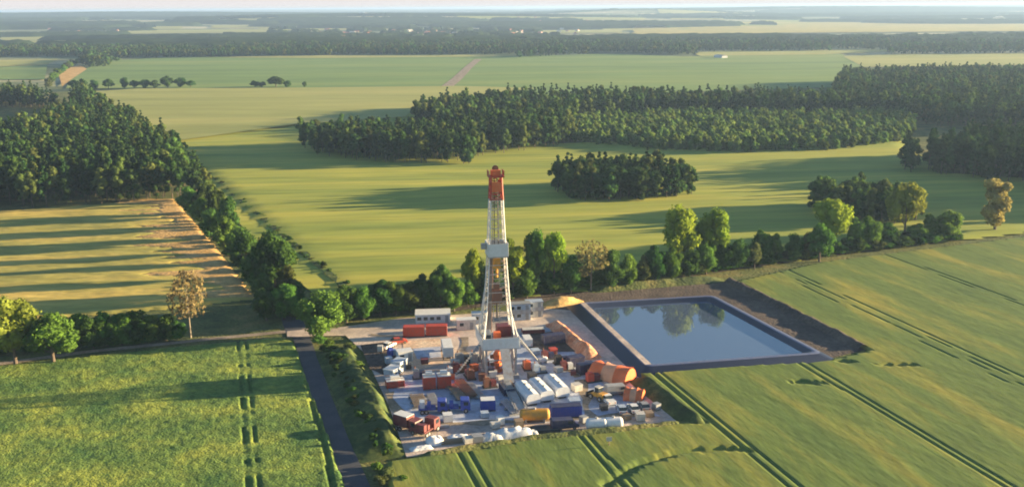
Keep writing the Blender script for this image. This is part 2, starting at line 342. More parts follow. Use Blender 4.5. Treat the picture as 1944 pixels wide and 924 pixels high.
# middle field between the ditch and the row of trees
FM = poly((660, 548), (560, 470), (450, 378), (345, 283), (255, 222), (160, 178), (400, 170), (870, 168), (905, 280), (1080, 275), (1190, 270), (1440, 288), (1700, 268), (1780, 330), (2100, 350), (2100, 425), (1944, 440), (1600, 480), (1350, 512), (1120, 548), (900, 572), (700, 588))
def h_mid(x, y, u, v):
    return .35 + .06 * vnoise(x / 3, y, 9, 31) + 1.2 * (vnoise(x / 2, y, 90, 32) - .5) * np.clip((y - 330) / 100, 0, 1)
near = [p for p in FM]
grid_field('middle_crop_field', FM, [], 5.0, 2.5, R(8), h_mid, M['crop_mid'], base=.35)
# the pale upper part of that field, the green fields beyond it and the track through them
sheet('pale_crop_field', poly((155, 178), (260, 171), (600, 169), (868, 166), (1020, 170), (900, 185), (780, 215), (770, 225), (560, 240), (330, 272), (250, 222)), 1.55, M['crop_pale'])
sheet('green_crop_field', poly((125, 168), (140, 140), (200, 116), (330, 109), (900, 106), (985, 106), (1160, 103), (1300, 108), (1590, 98), (1640, 130), (1580, 166), (1000, 185), (600, 175)), .30, M['crop_green'])
ribbon('field_track', [G(845, 168)[:2], G(868, 150)[:2], G(890, 128)[:2], G(908, 113)[:2]], [14, 13, 12, 12], .45, M['track'])
sheet('pale_strip_field', poly((420, 110), (480, 107), (870, 104), (985, 100), (985, 107), (900, 108.5), (600, 111)), .6, M['crop_pale'])
sheet('pale_strip_field', poly((1320, 104), (1330, 98), (1680, 94), (1690, 99), (1560, 104), (1330, 107)), .6, M['crop_pale'])
sheet('pale_field_right', poly((1600, 108), (1690, 104), (2100, 100), (2100, 122), (1640, 128)), .5, M['crop_pale'])
sheet('green_strip_field', poly((-100, 152), (-100, 132), (90, 124), (85, 152)), .4, M['crop_green'])
sheet('pale_field_left', poly((-100, 131), (-100, 116), (110, 113), (90, 123)), .5, M['crop_pale'])
sheet('golden_field', poly((118, 165), (112, 145), (122, 132), (150, 124), (165, 132), (135, 152)), .6, M['straw'])
# stubble field on the left with long shadows
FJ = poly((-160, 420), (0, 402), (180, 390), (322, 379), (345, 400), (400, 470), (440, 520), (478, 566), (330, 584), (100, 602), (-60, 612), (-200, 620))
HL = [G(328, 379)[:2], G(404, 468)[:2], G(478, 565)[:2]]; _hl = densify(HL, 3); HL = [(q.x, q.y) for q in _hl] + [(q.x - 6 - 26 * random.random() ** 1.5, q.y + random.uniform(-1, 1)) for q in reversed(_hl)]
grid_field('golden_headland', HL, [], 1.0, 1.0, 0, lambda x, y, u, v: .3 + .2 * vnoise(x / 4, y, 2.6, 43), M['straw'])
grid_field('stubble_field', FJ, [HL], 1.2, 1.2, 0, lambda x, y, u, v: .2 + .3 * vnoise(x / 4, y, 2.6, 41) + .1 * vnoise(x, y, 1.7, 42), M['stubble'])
EDGE = poly((300, 382), (326, 379), (400, 466), (478, 562), (440, 568), (380, 490))

# roads, tracks
road_pts = [(-62.0, 271), (-56.5, 254.5), (-51.5, 238.5), (-44, 214), (-35.5, 188), (-27.0, 163.5), (-20, 141)]
ribbon('road', [tuple(p) for p in densify(road_pts, 4)], 4.4, .02, M['asphalt'])
ribbon('farm_track', [G(-100, 703)[:2], G(0, 690)[:2], G(160, 668)[:2], G(380, 645)[:2], G(545, 629)[:2], G(590, 624)[:2]], 2.4, .03, M['track'])
ribbon('lane', [G(545, 634)[:2], G(600, 630)[:2], G(660, 630)[:2], G(750, 622)[:2], G(800, 612)[:2]], [5, 7, 6, 6, 6], .05, M['gravel'])
ribbon('lane_beyond', [G(560, 632)[:2], G(552, 612)[:2], G(545, 590)[:2]], 4.5, .04, M['asphalt'])
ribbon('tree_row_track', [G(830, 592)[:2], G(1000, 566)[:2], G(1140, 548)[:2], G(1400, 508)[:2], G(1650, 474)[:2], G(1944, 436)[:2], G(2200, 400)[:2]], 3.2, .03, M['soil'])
sheet('grass_strip', poly((345, 290), (400, 334), (470, 395), (560, 470), (640, 540), (645, 556), (600, 562), (560, 530), (470, 440), (400, 372), (350, 320)), .25, M['crop_mid'])
sheet('pad_gravel', PAD, .06, M['gravel'])
sheet('pad_concrete', poly((735, 735), (768, 712), (905, 700), (960, 640), (1040, 622), (1085, 660), (1105, 700), (1190, 760), (1255, 790), (1120, 800), (960, 806), (800, 802), (757, 775)), .10, M['concrete'])
for i, (a, b, w) in enumerate([((700, 636), (770, 640), 2.2), ((770, 806), (1000, 800), 2.4), ((1000, 800), (1240, 786), 2.4), ((735, 745), (770, 800), 2.0), ((1100, 720), (1120, 790), 2.2), ((880, 640), (880, 672), 2.4), ((1030, 660), (1100, 716), 2.0)]):
    q = densify([G(*a)[:2], G(*b)[:2]], 3); q = [(p.x + random.uniform(-.5, .5), p.y + random.uniform(-.4, .4)) for p in q]
    ribbon('mud_track', q, [w * random.uniform(.5, 1.3) for _ in q], .115 + i * .004, M['track'])
sheet('pad_asphalt', poly((684, 655), (742, 648), (758, 700), (728, 712), (702, 700)), .10, M['soil'])
sheet('rear_pad_dark_patch', poly((1000, 636), (1060, 628), (1095, 668), (1060, 668), (1005, 660)), .14, M['soil'])  # darker sheet over the rear right of the pad
sheet('yard_sunlit_patch', poly((764, 648), (836, 643), (842, 692), (790, 702), (768, 682)), .10, M['yard'])  # sunlit part of the gravel, painted as a lighter peach sheet
sheet('yard_concrete', poly((784, 662), (836, 658), (838, 678), (792, 682)), .14, M['concrete'])
sheet('excavated_soil', SOIL, .03, M['soil'])
# banks round the well pad
bund('left_bund', [G(728, 872)[:2], G(708, 830)[:2], G(686, 760)[:2], G(650, 700)[:2], G(630, 658)[:2]], 5.0, 2.1, M['bank'], seed=5, crest=.55, amp=.35, n=27, step=.5)
bund('right_bund', [G(1332, 818)[:2], G(1262, 762)[:2], G(1204, 716)[:2]], 2.8, 1.8, M['bank'], seed=9, crest=.55, amp=.2)
bund('front_bund', [G(786, 872)[:2], G(880, 856)[:2], G(1010, 836)[:2], G(1160, 822)[:2], G(1310, 804)[:2]], 2.0, 1.2, M['verge'], seed=13)
bund('rear_bund', [G(1110, 552)[:2], G(1240, 541)[:2], G(1375, 530)[:2]], 3.5, 1.6, M['verge'], seed=15)
bund('soil_bund', [G(1385, 534)[:2], G(1500, 590)[:2], G(1640, 662)[:2]], 2.2, 1.3, M['soil'], seed=17, ends=False)
bund('orange_spoil_heap', [G(1046, 612)[:2], G(1082, 642)[:2], G(1130, 684)[:2]], 2.7, 2.1, M['spoil'], amp=.5, seed=19)
bund('straw_heap', [G(1020, 582)[:2], G(1065, 576)[:2], G(1108, 570)[:2]], 3.6, 2.2, M['straw'], amp=.6, seed=21)

# ---- the lined pond: raised banks, liner, rim, water
PH_ = 1.7
pc = [G(1105, 575, PH_).xy, G(1350, 561, PH_).xy, G(1552, 668, PH_).xy, G(1230, 692, PH_).xy]
ctr = sum(pc, Vector((0, 0))) / 4
def ring(off, z):
    out = []
    for i in range(4):
        a, b, c = pc[i - 1], pc[i], pc[(i + 1) % 4]; d1 = (b - a).normalized(); d2 = (c - b).normalized()
        n1 = Vector((-d1.y, d1.x)); n2 = Vector((-d2.y, d2.x)); k = (n1 + n2) / (1 + n1.dot(n2)); q = b + k * off
        for t in (-1, 0, 1):        # rounded corner
            e = q - (d1 * 1.6 if t == -1 else 0 * d1) + (d2 * 1.6 if t == 1 else 0 * d2)
            if t == 0: e = q - d1 * .5 + d2 * .5
            out.append((e.x, e.y, z))
    return out
pond = empty('lined_pond', (0, 0, 0)); tag(pond, kind='structure')
def loft(name, rings, mat, parent):
    V = [v for r in rings for v in r]; n = len(rings[0]); F = []
    for a in range(len(rings) - 1):
        for i in range(n):
            j = (i + 1) % n; F.append((a * n + i, a * n + j, (a + 1) * n + j, (a + 1) * n + i))
    return link(name, np_mesh(name, V, F, [mat]), parent)
loft('outer_bank', [ring(4.0, 0), ring(.9, PH_ - .1)], M['liner'], pond)
loft('rim', [ring(.9, PH_ - .1), ring(.6, PH_), ring(0, PH_), ring(-.4, PH_ - .1)], M['liner_rim'], pond)
loft('inner_liner', [ring(-.4, PH_ - .1), ring(-2.6, .1)], M['liner'], pond)
q0, q1 = Vector(ring(.3, 0)[1][:2]), Vector(ring(.3, 0)[10][:2]); ribbon('bank_path', [tuple(q0), tuple(q1)], 1.6, PH_ + .04, M['gravel'])
wme = bpy.data.meshes.new('water'); wr = ring(-1.7, .65); wme.from_pydata(wr, [], [tuple(reversed(range(len(wr))))]); wme.materials.append(M['water']); wme.update()
if wme.polygons[0].normal.z < 0: wme.flip_normals()
link('water', wme, pond)

# ================================================================ TREES
ICO = None
def ico():
    global ICO
    if ICO is None:
        import bmesh
        b = bmesh.new(); bmesh.ops.create_icosphere(b, subdivisions=2, radius=1); b.verts.ensure_lookup_table()
        ICO = (np.array([v.co[:] for v in b.verts]), np.array([[v.index for v in f.verts] for f in b.faces])); b.free()
    return ICO
def crown_data(seed, w, h, z0, lobes, leaves, size, shape='round', core=.78, skew=0.0):
    """leaf faces spread over lobes; returns quads (V,F) and core triangles"""
    rs = np.random.RandomState(seed); C = []; Rr = []
    for i in range(lobes):
        for _ in range(40):
            p = rs.uniform(-1, 1, 3)
            if np.dot(p, p) > 1: continue
            t = (p[2] + 1) / 2
            if shape == 'round': k = 1.0
            elif shape == 'dome': k = 1.0 if t < .45 else math.sqrt(max(0, 1 - ((t - .45) / .6) ** 2))
            elif shape == 'cone': k = 1.15 * (1 - t) ** .7 + .12
            elif shape == 'column': k = .9
            elif shape == 'vase': k = .45 + .75 * t
            else: k = 1
            break
        r = rs.uniform(.26, .42) * (w / 2) * (1.0 if shape != 'cone' else .9 * (1.15 - .6 * t))
        C.append((p[0] * k * (w / 2 - r * .6) + skew * t, p[1] * k * (w / 2 - r * .6), z0 + r * .6 + t * (h - 1.2 * r))); Rr.append(r)
    C = np.array(C); Rr = np.array(Rr)
    per = leaves // lobes; V = []; 
    D = rs.normal(size=(lobes, per, 3)); D[..., 2] += .25; D /= np.linalg.norm(D, axis=2, keepdims=True)
    P = C[:, None] + D * (Rr[:, None, None] * rs.uniform(.82, 1.18, (lobes, per, 1)) * np.array([1, 1, .9]))
    P = P.reshape(-1, 3); D = D.reshape(-1, 3)
    deep = np.zeros(len(P), bool)
    for c, r in zip(C, Rr): deep |= np.linalg.norm(P - c, axis=1) < r * .72
    P, D = P[~deep], D[~deep]
    nrm = D + rs.normal(scale=.55, size=D.shape); nrm /= np.linalg.norm(nrm, axis=1, keepdims=True)
    a = np.cross(nrm, rs.normal(size=nrm.shape)); a /= np.linalg.norm(a, axis=1, keepdims=True); b = np.cross(nrm, a)
    s = size * rs.uniform(.6, 1.3, (len(P), 1)); a *= s; b *= s * rs.uniform(.6, 1, (len(P), 1))
    V = np.stack([P - a - b * .3, P - b * .9 + a * .2, P + a + b * .3, P + b * .9 - a * .2], 1).reshape(-1, 3)
    F = np.arange(len(V)).reshape(-1, 4)
    iv, it = ico(); cv = []; cf = []
    for i, (c, r) in enumerate(zip(C, Rr)):
        cv.append(iv * r * core * (1 + rs.uniform(-.15, .15, (len(iv), 1))) + c); cf.append(it + i * len(iv))
    return V, F, np.concatenate(cv), np.concatenate(cf), C, Rr
def tree_mesh(name, seed, w, h, z0, lobes, leaves, size, shape, mat, core=.78, skew=0, trunk=None):
    V, F, cv, cf, C, Rr = crown_data(seed, w, h, z0, lobes, leaves, size, shape, core, skew)
    q = np.concatenate([F, np.column_stack([cf, cf[:, 2]]) + len(V)]) if False else None
    tri = np.concatenate([F[:, [0, 1, 2]], F[:, [0, 2, 3]], cf + len(V)]); VV = np.concatenate([V, cv]); mi = np.zeros(len(tri), int); mats = [mat]
    if trunk:
        mb = MB(); mb.tube((0, 0, -.3), (skew * .2, 0, z0 + h * .3), trunk, trunk * .5, 6); tv = np.array(mb.v); tf = []
        for f in mb.f:
            for k in range(1, len(f) - 1): tf.append((f[0], f[k], f[k + 1]))
        mi = np.concatenate([mi, np.ones(len(tf), int)]); tri = np.concatenate([tri, np.array(tf) + len(VV)]); VV = np.concatenate([VV, tv]); mats.append(M['bark'])
    me = np_mesh(name, VV, tri, mats, mi); return me, C, Rr
def trunk_mesh(name, seed, C, h, r, z0, mat, skew=0):
    rs = random.Random(seed); mb = MB(); top = Vector((skew * .4, 0, z0 + h * .55)); fork = Vector((skew * .1, 0, max(z0 * .9, h * .18)))
    mb.tube((0, 0, -.3), fork, r, r * .7, 8); mb.tube(fork, top, r * .7, r * .3, 7)
    for c in sorted(C.tolist(), key=lambda c: c[2])[:len(C) * 2 // 3][::2]:
        mb.tube(fork.lerp(top, rs.random() * .6), c, r * .32, r * .1, 5)
    return mb.mesh(name, mat)
# hedgerow tree models at a nominal 10 m height, 8 m width (bushes 4 x 6)
TM = {}
def model(kind, v):
    k = (kind, v)
    if k not in TM:
        sd = hash_(kind) + v * 17
        spec = dict(round=(8, 9.2, .8, 30, 4200, .26, 'dome', .35), tall=(8, 7.2, 2.8, 30, 3900, .27, 'round', .30), vase=(8, 8.6, 1.4, 30, 3900, .26, 'vase', .30),
                    column=(6, 9.0, 1.0, 26, 3300, .25, 'column', .30), bush=(8, 9.8, .1, 26, 2800, .34, 'dome', .20), sparse=(7.5, 7.8, 2.2, 30, 1900, .26, 'round', .22))[kind]
        w, h, z0, lo, le, sz, sh, tr = spec
        cm, C, Rr = tree_mesh('crown', sd, w, h, z0, lo, le, sz, sh, M['leaf_mid'], core=.72 if kind != 'sparse' else .02)
        TM[k] = (cm, trunk_mesh('trunk', sd, C, 10, tr, z0, M['bark'] if kind != 'sparse' else M['bark_pale']), w)
    return TM[k]
def hash_(s): return sum((i + 3) * ord(c) for i, c in enumerate(s)) % 900
TREE_GROUP = {}
def tree(px, base, top, wpx, kind, colour, label, group=None, name='tree', cat='tree', depth=1.0):
    p = G(px, base); h = PX(p, top); w = wpx * mpp(p) * 1.16
    v = random.randrange(4 if kind in ('round', 'bush') else 3); cm, tm, mw = model(kind, v)
    rz = random.uniform(0, 6.28); r = empty(name, (p.x, p.y, 0), rz); s = (w / mw, w / mw * depth, h / 10.0); r.scale = s
    c = link('crown', cm, r); c.material_slots[0].link = 'OBJECT'; c.material_slots[0].material = M['leaf_' + colour]
    link('trunk', tm, r); tag(r, label, cat, group); return r
CW = {'dark': 'dark green', 'mid': 'mid green', 'bright': 'bright yellow-green', 'yellow': 'golden green', 'bronze': 'copper brown', 'pale': 'pale green', 'olive': 'dull olive', 'gold': 'golden'}
# -- trees at the left edge, below the stubble field
tree(30, 692, 556, 96, 'vase', 'yellow', 'big yellow-green tree with short trunk at the left edge, before the dark bushes')
tree(-8, 668, 572, 60, 'round', 'dark', 'dark tree cut by the left edge of the photo behind the big yellow-green tree')
tree(102, 690, 598, 84, 'round', 'mid', 'round green tree right beside the big yellow-green tree at the left edge')
tree(362, 640, 510, 62, 'sparse', 'bronze', 'sparse copper-brown tree standing before the striped stubble field')
ORD = ['first', 'second', 'third', 'fourth', 'fifth', 'sixth', 'seventh', 'eighth', 'ninth', 'tenth', 'eleventh', 'twelfth', 'thirteenth', 'fourteenth', 'fifteenth', 'sixteenth', 'seventeenth', 'eighteenth', 'nineteenth', 'twentieth', 'twenty-first', 'twenty-second', 'twenty-third', 'twenty-fourth', 'twenty-fifth', 'twenty-sixth', 'twenty-seventh', 'twenty-eighth', 'twenty-ninth', 'thirtieth']
for i, (x, b, t, w, c) in enumerate([(150, 660, 592, 50, 'mid'), (178, 662, 600, 44, 'dark'), (205, 655, 588, 46, 'dark'), (232, 654, 592, 44, 'mid'), (262, 650, 584, 46, 'dark'), (290, 648, 596, 38, 'mid'), (316, 645, 592, 40, 'dark'), (338, 643, 606, 28, 'dark')]):
    tree(x, b, t, w, 'bush', c, f'{CW[c]} bush, {ORD[i]} rightwards in the row left of the copper-brown tree', 'bushy trees left of the copper-brown tree')
# -- the line of trees from the wood down to the road junction
for i, (x, b, t, w, k, c) in enumerate([(362, 408, 352, 44, 'round', 'mid'), (392, 412, 350, 40, 'round', 'olive'), (384, 432, 372, 40, 'round', 'mid'), (412, 436, 348, 36, 'vase', 'olive'), (404, 455, 392, 44, 'round', 'dark'), (436, 462, 375, 38, 'tall', 'dark'), (428, 482, 408, 42, 'round', 'mid'),
        (452, 500, 425, 40, 'round', 'mid'), (470, 528, 438, 48, 'round', 'dark'), (486, 556, 480, 44, 'round', 'mid'), (524, 562, 440, 76, 'round', 'dark'), (500, 590, 520, 40, 'round', 'dark'), (548, 585, 500, 42, 'vase', 'olive'), (506, 608, 545, 44, 'round', 'dark'), (540, 606, 535, 48, 'round', 'mid'), (566, 590, 535, 30, 'round', 'dark')]):
    tree(x, b, t, w, k, c, f'{CW[c]} tree, {ORD[i]} from the left wood in the line down to the junction', 'trees lining the path from the wood to the junction')
tree(606, 640, 548, 82, 'round', 'mid', 'large round green tree at the road junction left of the well pad')
# -- low scrub in the ditch line across the big field
# -- the row behind the pad and on to the right edge
row = [(658, 612, 536, 48, 'round', 'dark'), (690, 606, 538, 44, 'round', 'mid'), (722, 600, 530, 48, 'round', 'dark'), (752, 598, 532, 40, 'vase', 'mid'), (780, 594, 532, 40, 'round', 'olive'), (806, 590, 520, 40, 'round', 'dark'),
       (836, 588, 500, 44, 'round', 'dark'), (862, 590, 520, 38, 'round', 'mid'), (888, 582, 530, 40, 'bush', 'mid'), (900, 575, 468, 42, 'vase', 'bright'), (932, 574, 505, 44, 'round', 'dark'), (974, 566, 452, 46, 'column', 'bright'), (1000, 566, 500, 40, 'round', 'mid'), (1018, 560, 438, 48, 'tall', 'mid'), (1052, 558, 442, 44, 'tall', 'bright'),
       (1046, 556, 500, 42, 'round', 'dark'), (1084, 556, 480, 36, 'round', 'dark'), (1122, 552, 455, 62, 'sparse', 'bronze'), (1160, 548, 468, 44, 'round', 'dark'), (1192, 545, 478, 34, 'round', 'mid'), (1222, 540, 485, 26, 'column', 'pale'), (1244, 535, 466, 42, 'round', 'dark'), (1276, 532, 470, 38, 'round', 'mid'),
       (1290, 520, 395, 70, 'tall', 'bright'), (1352, 512, 398, 62, 'tall', 'bright'), (1308, 526, 470, 42, 'round', 'dark'), (1340, 520, 455, 40, 'round', 'mid'), (1372, 512, 450, 40, 'round', 'dark'), (1402, 510, 448, 40, 'round', 'dark'), (1432, 510, 462, 26, 'vase', 'pale'),
       (1444, 500, 434, 36, 'round', 'dark'), (1468, 498, 442, 30, 'round', 'mid'), (1510, 494, 440, 36, 'round', 'dark'), (1536, 492, 442, 34, 'round', 'olive'), (1555, 496, 425, 46, 'round', 'mid'), (1582, 478, 370, 72, 'vase', 'bright'), (1624, 474, 412, 34, 'round', 'mid'), (1650, 472, 410, 42, 'round', 'mid'), (1682, 466, 420, 36, 'round', 'dark'),
       (1740, 462, 424, 36, 'round', 'mid'), (1766, 458, 404, 30, 'column', 'mid'), (1800, 456, 396, 46, 'round', 'mid')]
for i, (x, b, t, w, k, c) in enumerate(row):
    nm = {'round': 'rounded', 'tall': 'tall spreading', 'vase': 'flaring', 'column': 'narrow', 'bush': 'bushy', 'sparse': 'sparse'}[k]
    where = 'behind the white cabins' if x < 900 else 'behind the drilling mast' if x < 1090 else 'behind the pond' if x < 1480 else 'right of the pond'
    side = [q for q in row if ('behind the white cabins' if q[0] < 900 else 'behind the drilling mast' if q[0] < 1090 else 'behind the pond' if q[0] < 1480 else 'right of the pond') == where]
    tree(x, b, t, w, k, c, f'{nm} {CW[c]} tree, {ORD[side.index(row[i])]} from left of those {where}', 'trees in the long row behind the well pad')
tree(1716, 458, 348, 62, 'tall', 'yellow', 'rounded golden tree at the right end of the small dark copse')
tree(1888, 440, 332, 58, 'column', 'gold', 'tall copper and gold tree standing alone near the right edge')
# -- undergrowth below those rows, single bushes
k = 0
def under(x, y, w, h, c, where, up=0):
    p = G(x, y); p.z = up; v = random.randrange(4); cm, tm, mw = model('bush', v); r = empty('bush', (p.x, p.y, p.z), random.uniform(0, 6)); r.scale = (w / mw, w / mw, h / 10)
    cc = link('crown', cm, r); cc.material_slots[0].link = 'OBJECT'; cc.material_slots[0].material = M['leaf_' + c]; tag(r, 'low scrub bush ' + where, 'bush', 'scrub bushes ' + where)
for x in range(640, 1830, 17):
    t = (x - 640) / 1190; y = 606 + (452 - 606) * t + random.uniform(-4, 3); under(x, y, random.uniform(5, 9), random.uniform(3, 6.5), random.choice(['dark', 'mid', 'mid', 'olive']), 'below the long row of trees')
for i in range(30):
    t = i / 29; under(365 + 195 * t + random.uniform(-8, 8), 405 + 195 * t + random.uniform(-5, 5), random.uniform(4, 7), random.uniform(2, 5), random.choice(['dark', 'mid', 'olive']), 'in the line of trees down to the junction')
for i in range(22):
    t = i / 21; under(-10 + 350 * t, 672 - 26 * t, random.uniform(3, 5), random.uniform(2, 4), random.choice(['dark', 'dark', 'mid']), 'along the left farm track')
for i, (x, y, w, h, c) in enumerate([(625, 668, 5, 3.2, 'mid'), (648, 690, 5, 3.0, 'dark'), (606, 652, 4, 2.5, 'mid'), (660, 672, 4.5, 3.2, 'olive'), (676, 702, 4, 2.4, 'mid'), (735, 905, 3.5, 1.8, 'pale'), (716, 890, 3, 1.5, 'mid'), (722, 918, 3, 1.6, 'pale'), (765, 912, 2.4, 1.1, 'mid')]):
    under(x, y, w, h, c, 'beside the tarred road')
for i in range(44):
    t = i / 43; under(606 + 118 * t + random.uniform(-2, 26), 668 + 205 * t + random.uniform(-6, 6), random.uniform(1.2, 3.0), random.uniform(.7, 1.8), random.choice(['dark', 'mid', 'olive']), 'on the grass bank beside the road', .7)
for i in range(120):     # the ditch across the big field
    t = i / 119; a = G(335, 278); b = G(652, 542); p = a.lerp(b, t); v = random.randrange(4); cm, tm, mw = model('bush', v)
    r = empty('bush', (p.x + random.uniform(-1, 1), p.y + random.uniform(-2, 2), 0), random.uniform(0, 6)); s = random.uniform(2.2, 4.4) ; s *= .6; r.scale = (s / mw, s * 1.6 / mw, random.uniform(.5, 1.5) * (1.6 if random.random() < .12 else 1) / 10)
    cc = link('crown', cm, r); cc.material_slots[0].link = 'OBJECT'; cc.material_slots[0].material = M['leaf_' + random.choice(['dark', 'olive', 'mid'])]
    tag(r, 'low dark bush growing in the long ditch across the big green field', 'bush', 'bushes along the ditch across the big field')
ribbon('ditch', [(q.x, q.y) for q in densify([G(335, 275)[:2], G(652, 545)[:2]], 20)], 2.6, .60, M['bank'])

# ---- woods. Footprints: front edges on the ground, back edges read at tree-top height
def woods_points(outline, holes, sp, seed):
    rs = np.random.RandomState(seed); A = np.array(outline); x = np.arange(A[:, 0].min(), A[:, 0].max(), sp); y = np.arange(A[:, 1].min(), A[:, 1].max(), sp)
    X, Y = np.meshgrid(x, y); P = np.stack([X.ravel(), Y.ravel()], 1) + rs.uniform(-.42, .42, (X.size, 2)) * sp
    ok = inside(P, outline)
    for h in holes: ok &= ~inside(P, h)
    return P[ok]
W_LEFT = poly((-150, 405), (0, 397), (180, 390), (322, 378), (372, 392), (400, 385), (332, 300), (250, 246), (165, 196), (150, 186), (128, 178, 16), (60, 160, 16), (-150, 160, 16))
CLEAR = poly((-80, 203), (128, 207), (150, 216), (60, 262), (-80, 268))
W_MIDL = poly((572, 266), (600, 298), (700, 310), (890, 312), (906, 300), (1000, 288), (1090, 276), (1090, 240), (770, 224, 17), (640, 220, 17), (566, 234, 17))
W_MAIN = poly((770, 240), (900, 270), (1085, 262), (1095, 232), (1300, 222), (1480, 226), (1700, 222), (1760, 240), (2100, 256), (2100, 122, 16), (1940, 122, 16), (1600, 128, 16), (1575, 168, 16), (1400, 168, 16), (1100, 165, 16), (880, 172, 16), (800, 182, 16), (768, 202, 16))
W_YOUNG = poly((1090, 274), (1260, 288), (1400, 292), (1560, 290), (1720, 270), (1740, 240), (1700, 222), (1480, 226), (1300, 222), (1095, 234))
W_COPSE = poly((1054, 370), (1075, 382), (1140, 388), (1220, 386), (1300, 378), (1330, 370), (1324, 332, 10), (1250, 311, 10), (1130, 307, 10), (1054, 325, 10))
W_COPSE2 = poly((1545, 404), (1600, 420), (1690, 430), (1740, 428), (1748, 388, 8), (1690, 364, 8), (1600, 351, 8), (1536, 360, 8))
W_RIGHT = poly((1715, 306), (1760, 330), (1850, 344), (1965, 352), (2060, 385), (2300, 410), (2500, 400), (2500, 240), (2100, 235, 17), (1880, 236, 17), (1760, 256, 17), (1712, 280, 17))
for _k, _c in dict(wdark=(.055, .095, .028), wmid=(.085, .135, .032), wolive=(.10, .125, .035), wpine=(.050, .088, .030), wyoung=(.16, .22, .055)).items(): M['leaf_' + _k] = leaf_mat('leaves_' + _k, _c, .35)
specs = dict(pine=('cone', 'leaf_wpine', 5.8, 15.0, 1.2), oak=('dome', 'leaf_wdark', 7.8, 14, .2), ash=('round', 'leaf_wmid', 7.0, 14, 1.6), olive=('dome', 'leaf_wolive', 7.2, 13.5, 1.0), young=('dome', 'leaf_wyoung', 5.2, 7.5, .3))
FT = {}
for kk, (sh, mt, w, h, z0) in specs.items():
    FT[kk] = [tree_mesh('forest_tree', 300 + hash_(kk) + v, w, h, z0, 17, 950, .34, sh, M[mt], core=.8, trunk=.22)[0] for v in range(3)]
pts = []
def add_wood(P, mix, s0, s1, who):
    for x, y in P: pts.append((x, y, random.choice(mix), random.uniform(s0, s1), who))
add_wood(woods_points(W_LEFT, [CLEAR], 6.6, 1), ['pine', 'pine', 'pine', 'oak', 'ash', 'olive'], .95, 1.35, 'dark wood on the left')
add_wood(woods_points(W_MIDL, [], 6.2, 2), ['pine', 'oak', 'ash', 'olive', 'pine'], .95, 1.3, 'long wood in the middle distance')
add_wood(woods_points(W_MAIN, [], 8.2, 3), ['pine', 'oak', 'ash', 'olive', 'pine'], .95, 1.35, 'long wood in the middle distance')
add_wood(woods_points(W_YOUNG, [], 5.2, 4), ['young'], .7, 1.35, 'young plantation')
cop = woods_points(W_COPSE, [], 4.9, 5); add_wood(cop, ['oak', 'pine', 'olive', 'oak'], .95, 1.2, 'oval copse in the middle of the big field')
cop2 = woods_points(W_COPSE2, [], 4.8, 6); add_wood(cop2, ['oak', 'olive', 'oak', 'ash'], .85, 1.05, 'small dark copse right of the bright tree')
add_wood(woods_points(W_RIGHT, [], 6.4, 7), ['pine', 'pine', 'oak'], 1.1, 1.45, 'dark wood at the right edge')
pts.sort(key=lambda p: math.hypot(p[0], p[1]) if abs(p[0] / p[1]) < .53 else 1e6)
for x, y, kk, s, who in pts[:300]:
    o = link('forest_tree', random.choice(FT[kk]), None, (x, y, 0), random.uniform(0, 6.28)); s2 = s * random.uniform(.88, 1.12); o.scale = (s2, s2, s)
    tag(o, 'dark closely packed tree of the ' + who, 'tree', 'trees of the ' + who)
def scatter(name, P, kinds, meshes, scale, zs=None):
    """one object, its trees placed by geometry nodes"""
    c = bpy.data.collections.new(name + '_models'); order = []
    for kk in meshes:
        for me in meshes[kk]:
            o = bpy.data.objects.new('model_%02d' % len(order), me); c.objects.link(o); order.append(kk)
    idx = [random.choice([i for i, q in enumerate(order) if q == kk]) for kk in kinds]
    me = bpy.data.meshes.new(name); zs = np.zeros(len(P)) if zs is None else zs
    me.vertices.add(len(P)); me.vertices.foreach_set('co', np.column_stack([P, zs]).astype(np.float32).ravel())
    a = me.attributes.new('pick', 'INT', 'POINT'); a.data.foreach_set('value', np.array(idx, dtype=np.int32))
    a = me.attributes.new('size', 'FLOAT', 'POINT'); a.data.foreach_set('value', np.array(scale, dtype=np.float32))
    a = me.attributes.new('turn', 'FLOAT_VECTOR', 'POINT'); a.data.foreach_set('vector', np.column_stack([np.zeros(len(P)), np.zeros(len(P)), np.random.rand(len(P)) * 6.28]).astype(np.float32).ravel())
    o = link(name, me); ng = bpy.data.node_groups.new(name, 'GeometryNodeTree')
    ng.interface.new_socket('Geometry', in_out='INPUT', socket_type='NodeSocketGeometry'); ng.interface.new_socket('Geometry', in_out='OUTPUT', socket_type='NodeSocketGeometry')
    N, L = ng.nodes, ng.links; gi = N.new('NodeGroupInput'); go = N.new('NodeGroupOutput'); ip = N.new('GeometryNodeInstanceOnPoints'); ci = N.new('GeometryNodeCollectionInfo')
    ci.inputs['Collection'].default_value = c; ci.inputs['Separate Children'].default_value = True; ci.inputs['Reset Children'].default_value = True
    def na(nm, t):
        q = N.new('GeometryNodeInputNamedAttribute'); q.data_type = t; q.inputs['Name'].default_value = nm; return q.outputs['Attribute']
    L.new(gi.outputs[0], ip.inputs['Points']); L.new(ci.outputs[0], ip.inputs['Instance']); ip.inputs['Pick Instance'].default_value = True
    L.new(na('pick', 'INT'), ip.inputs['Instance Index']); L.new(na('size', 'FLOAT'), ip.inputs['Scale']); L.new(na('turn', 'FLOAT_VECTOR'), ip.inputs['Rotation']); L.new(ip.outputs[0], go.inputs[0])
    md = o.modifiers.new('scatter', 'NODES'); md.node_group = ng; return o
rest = pts[300:]
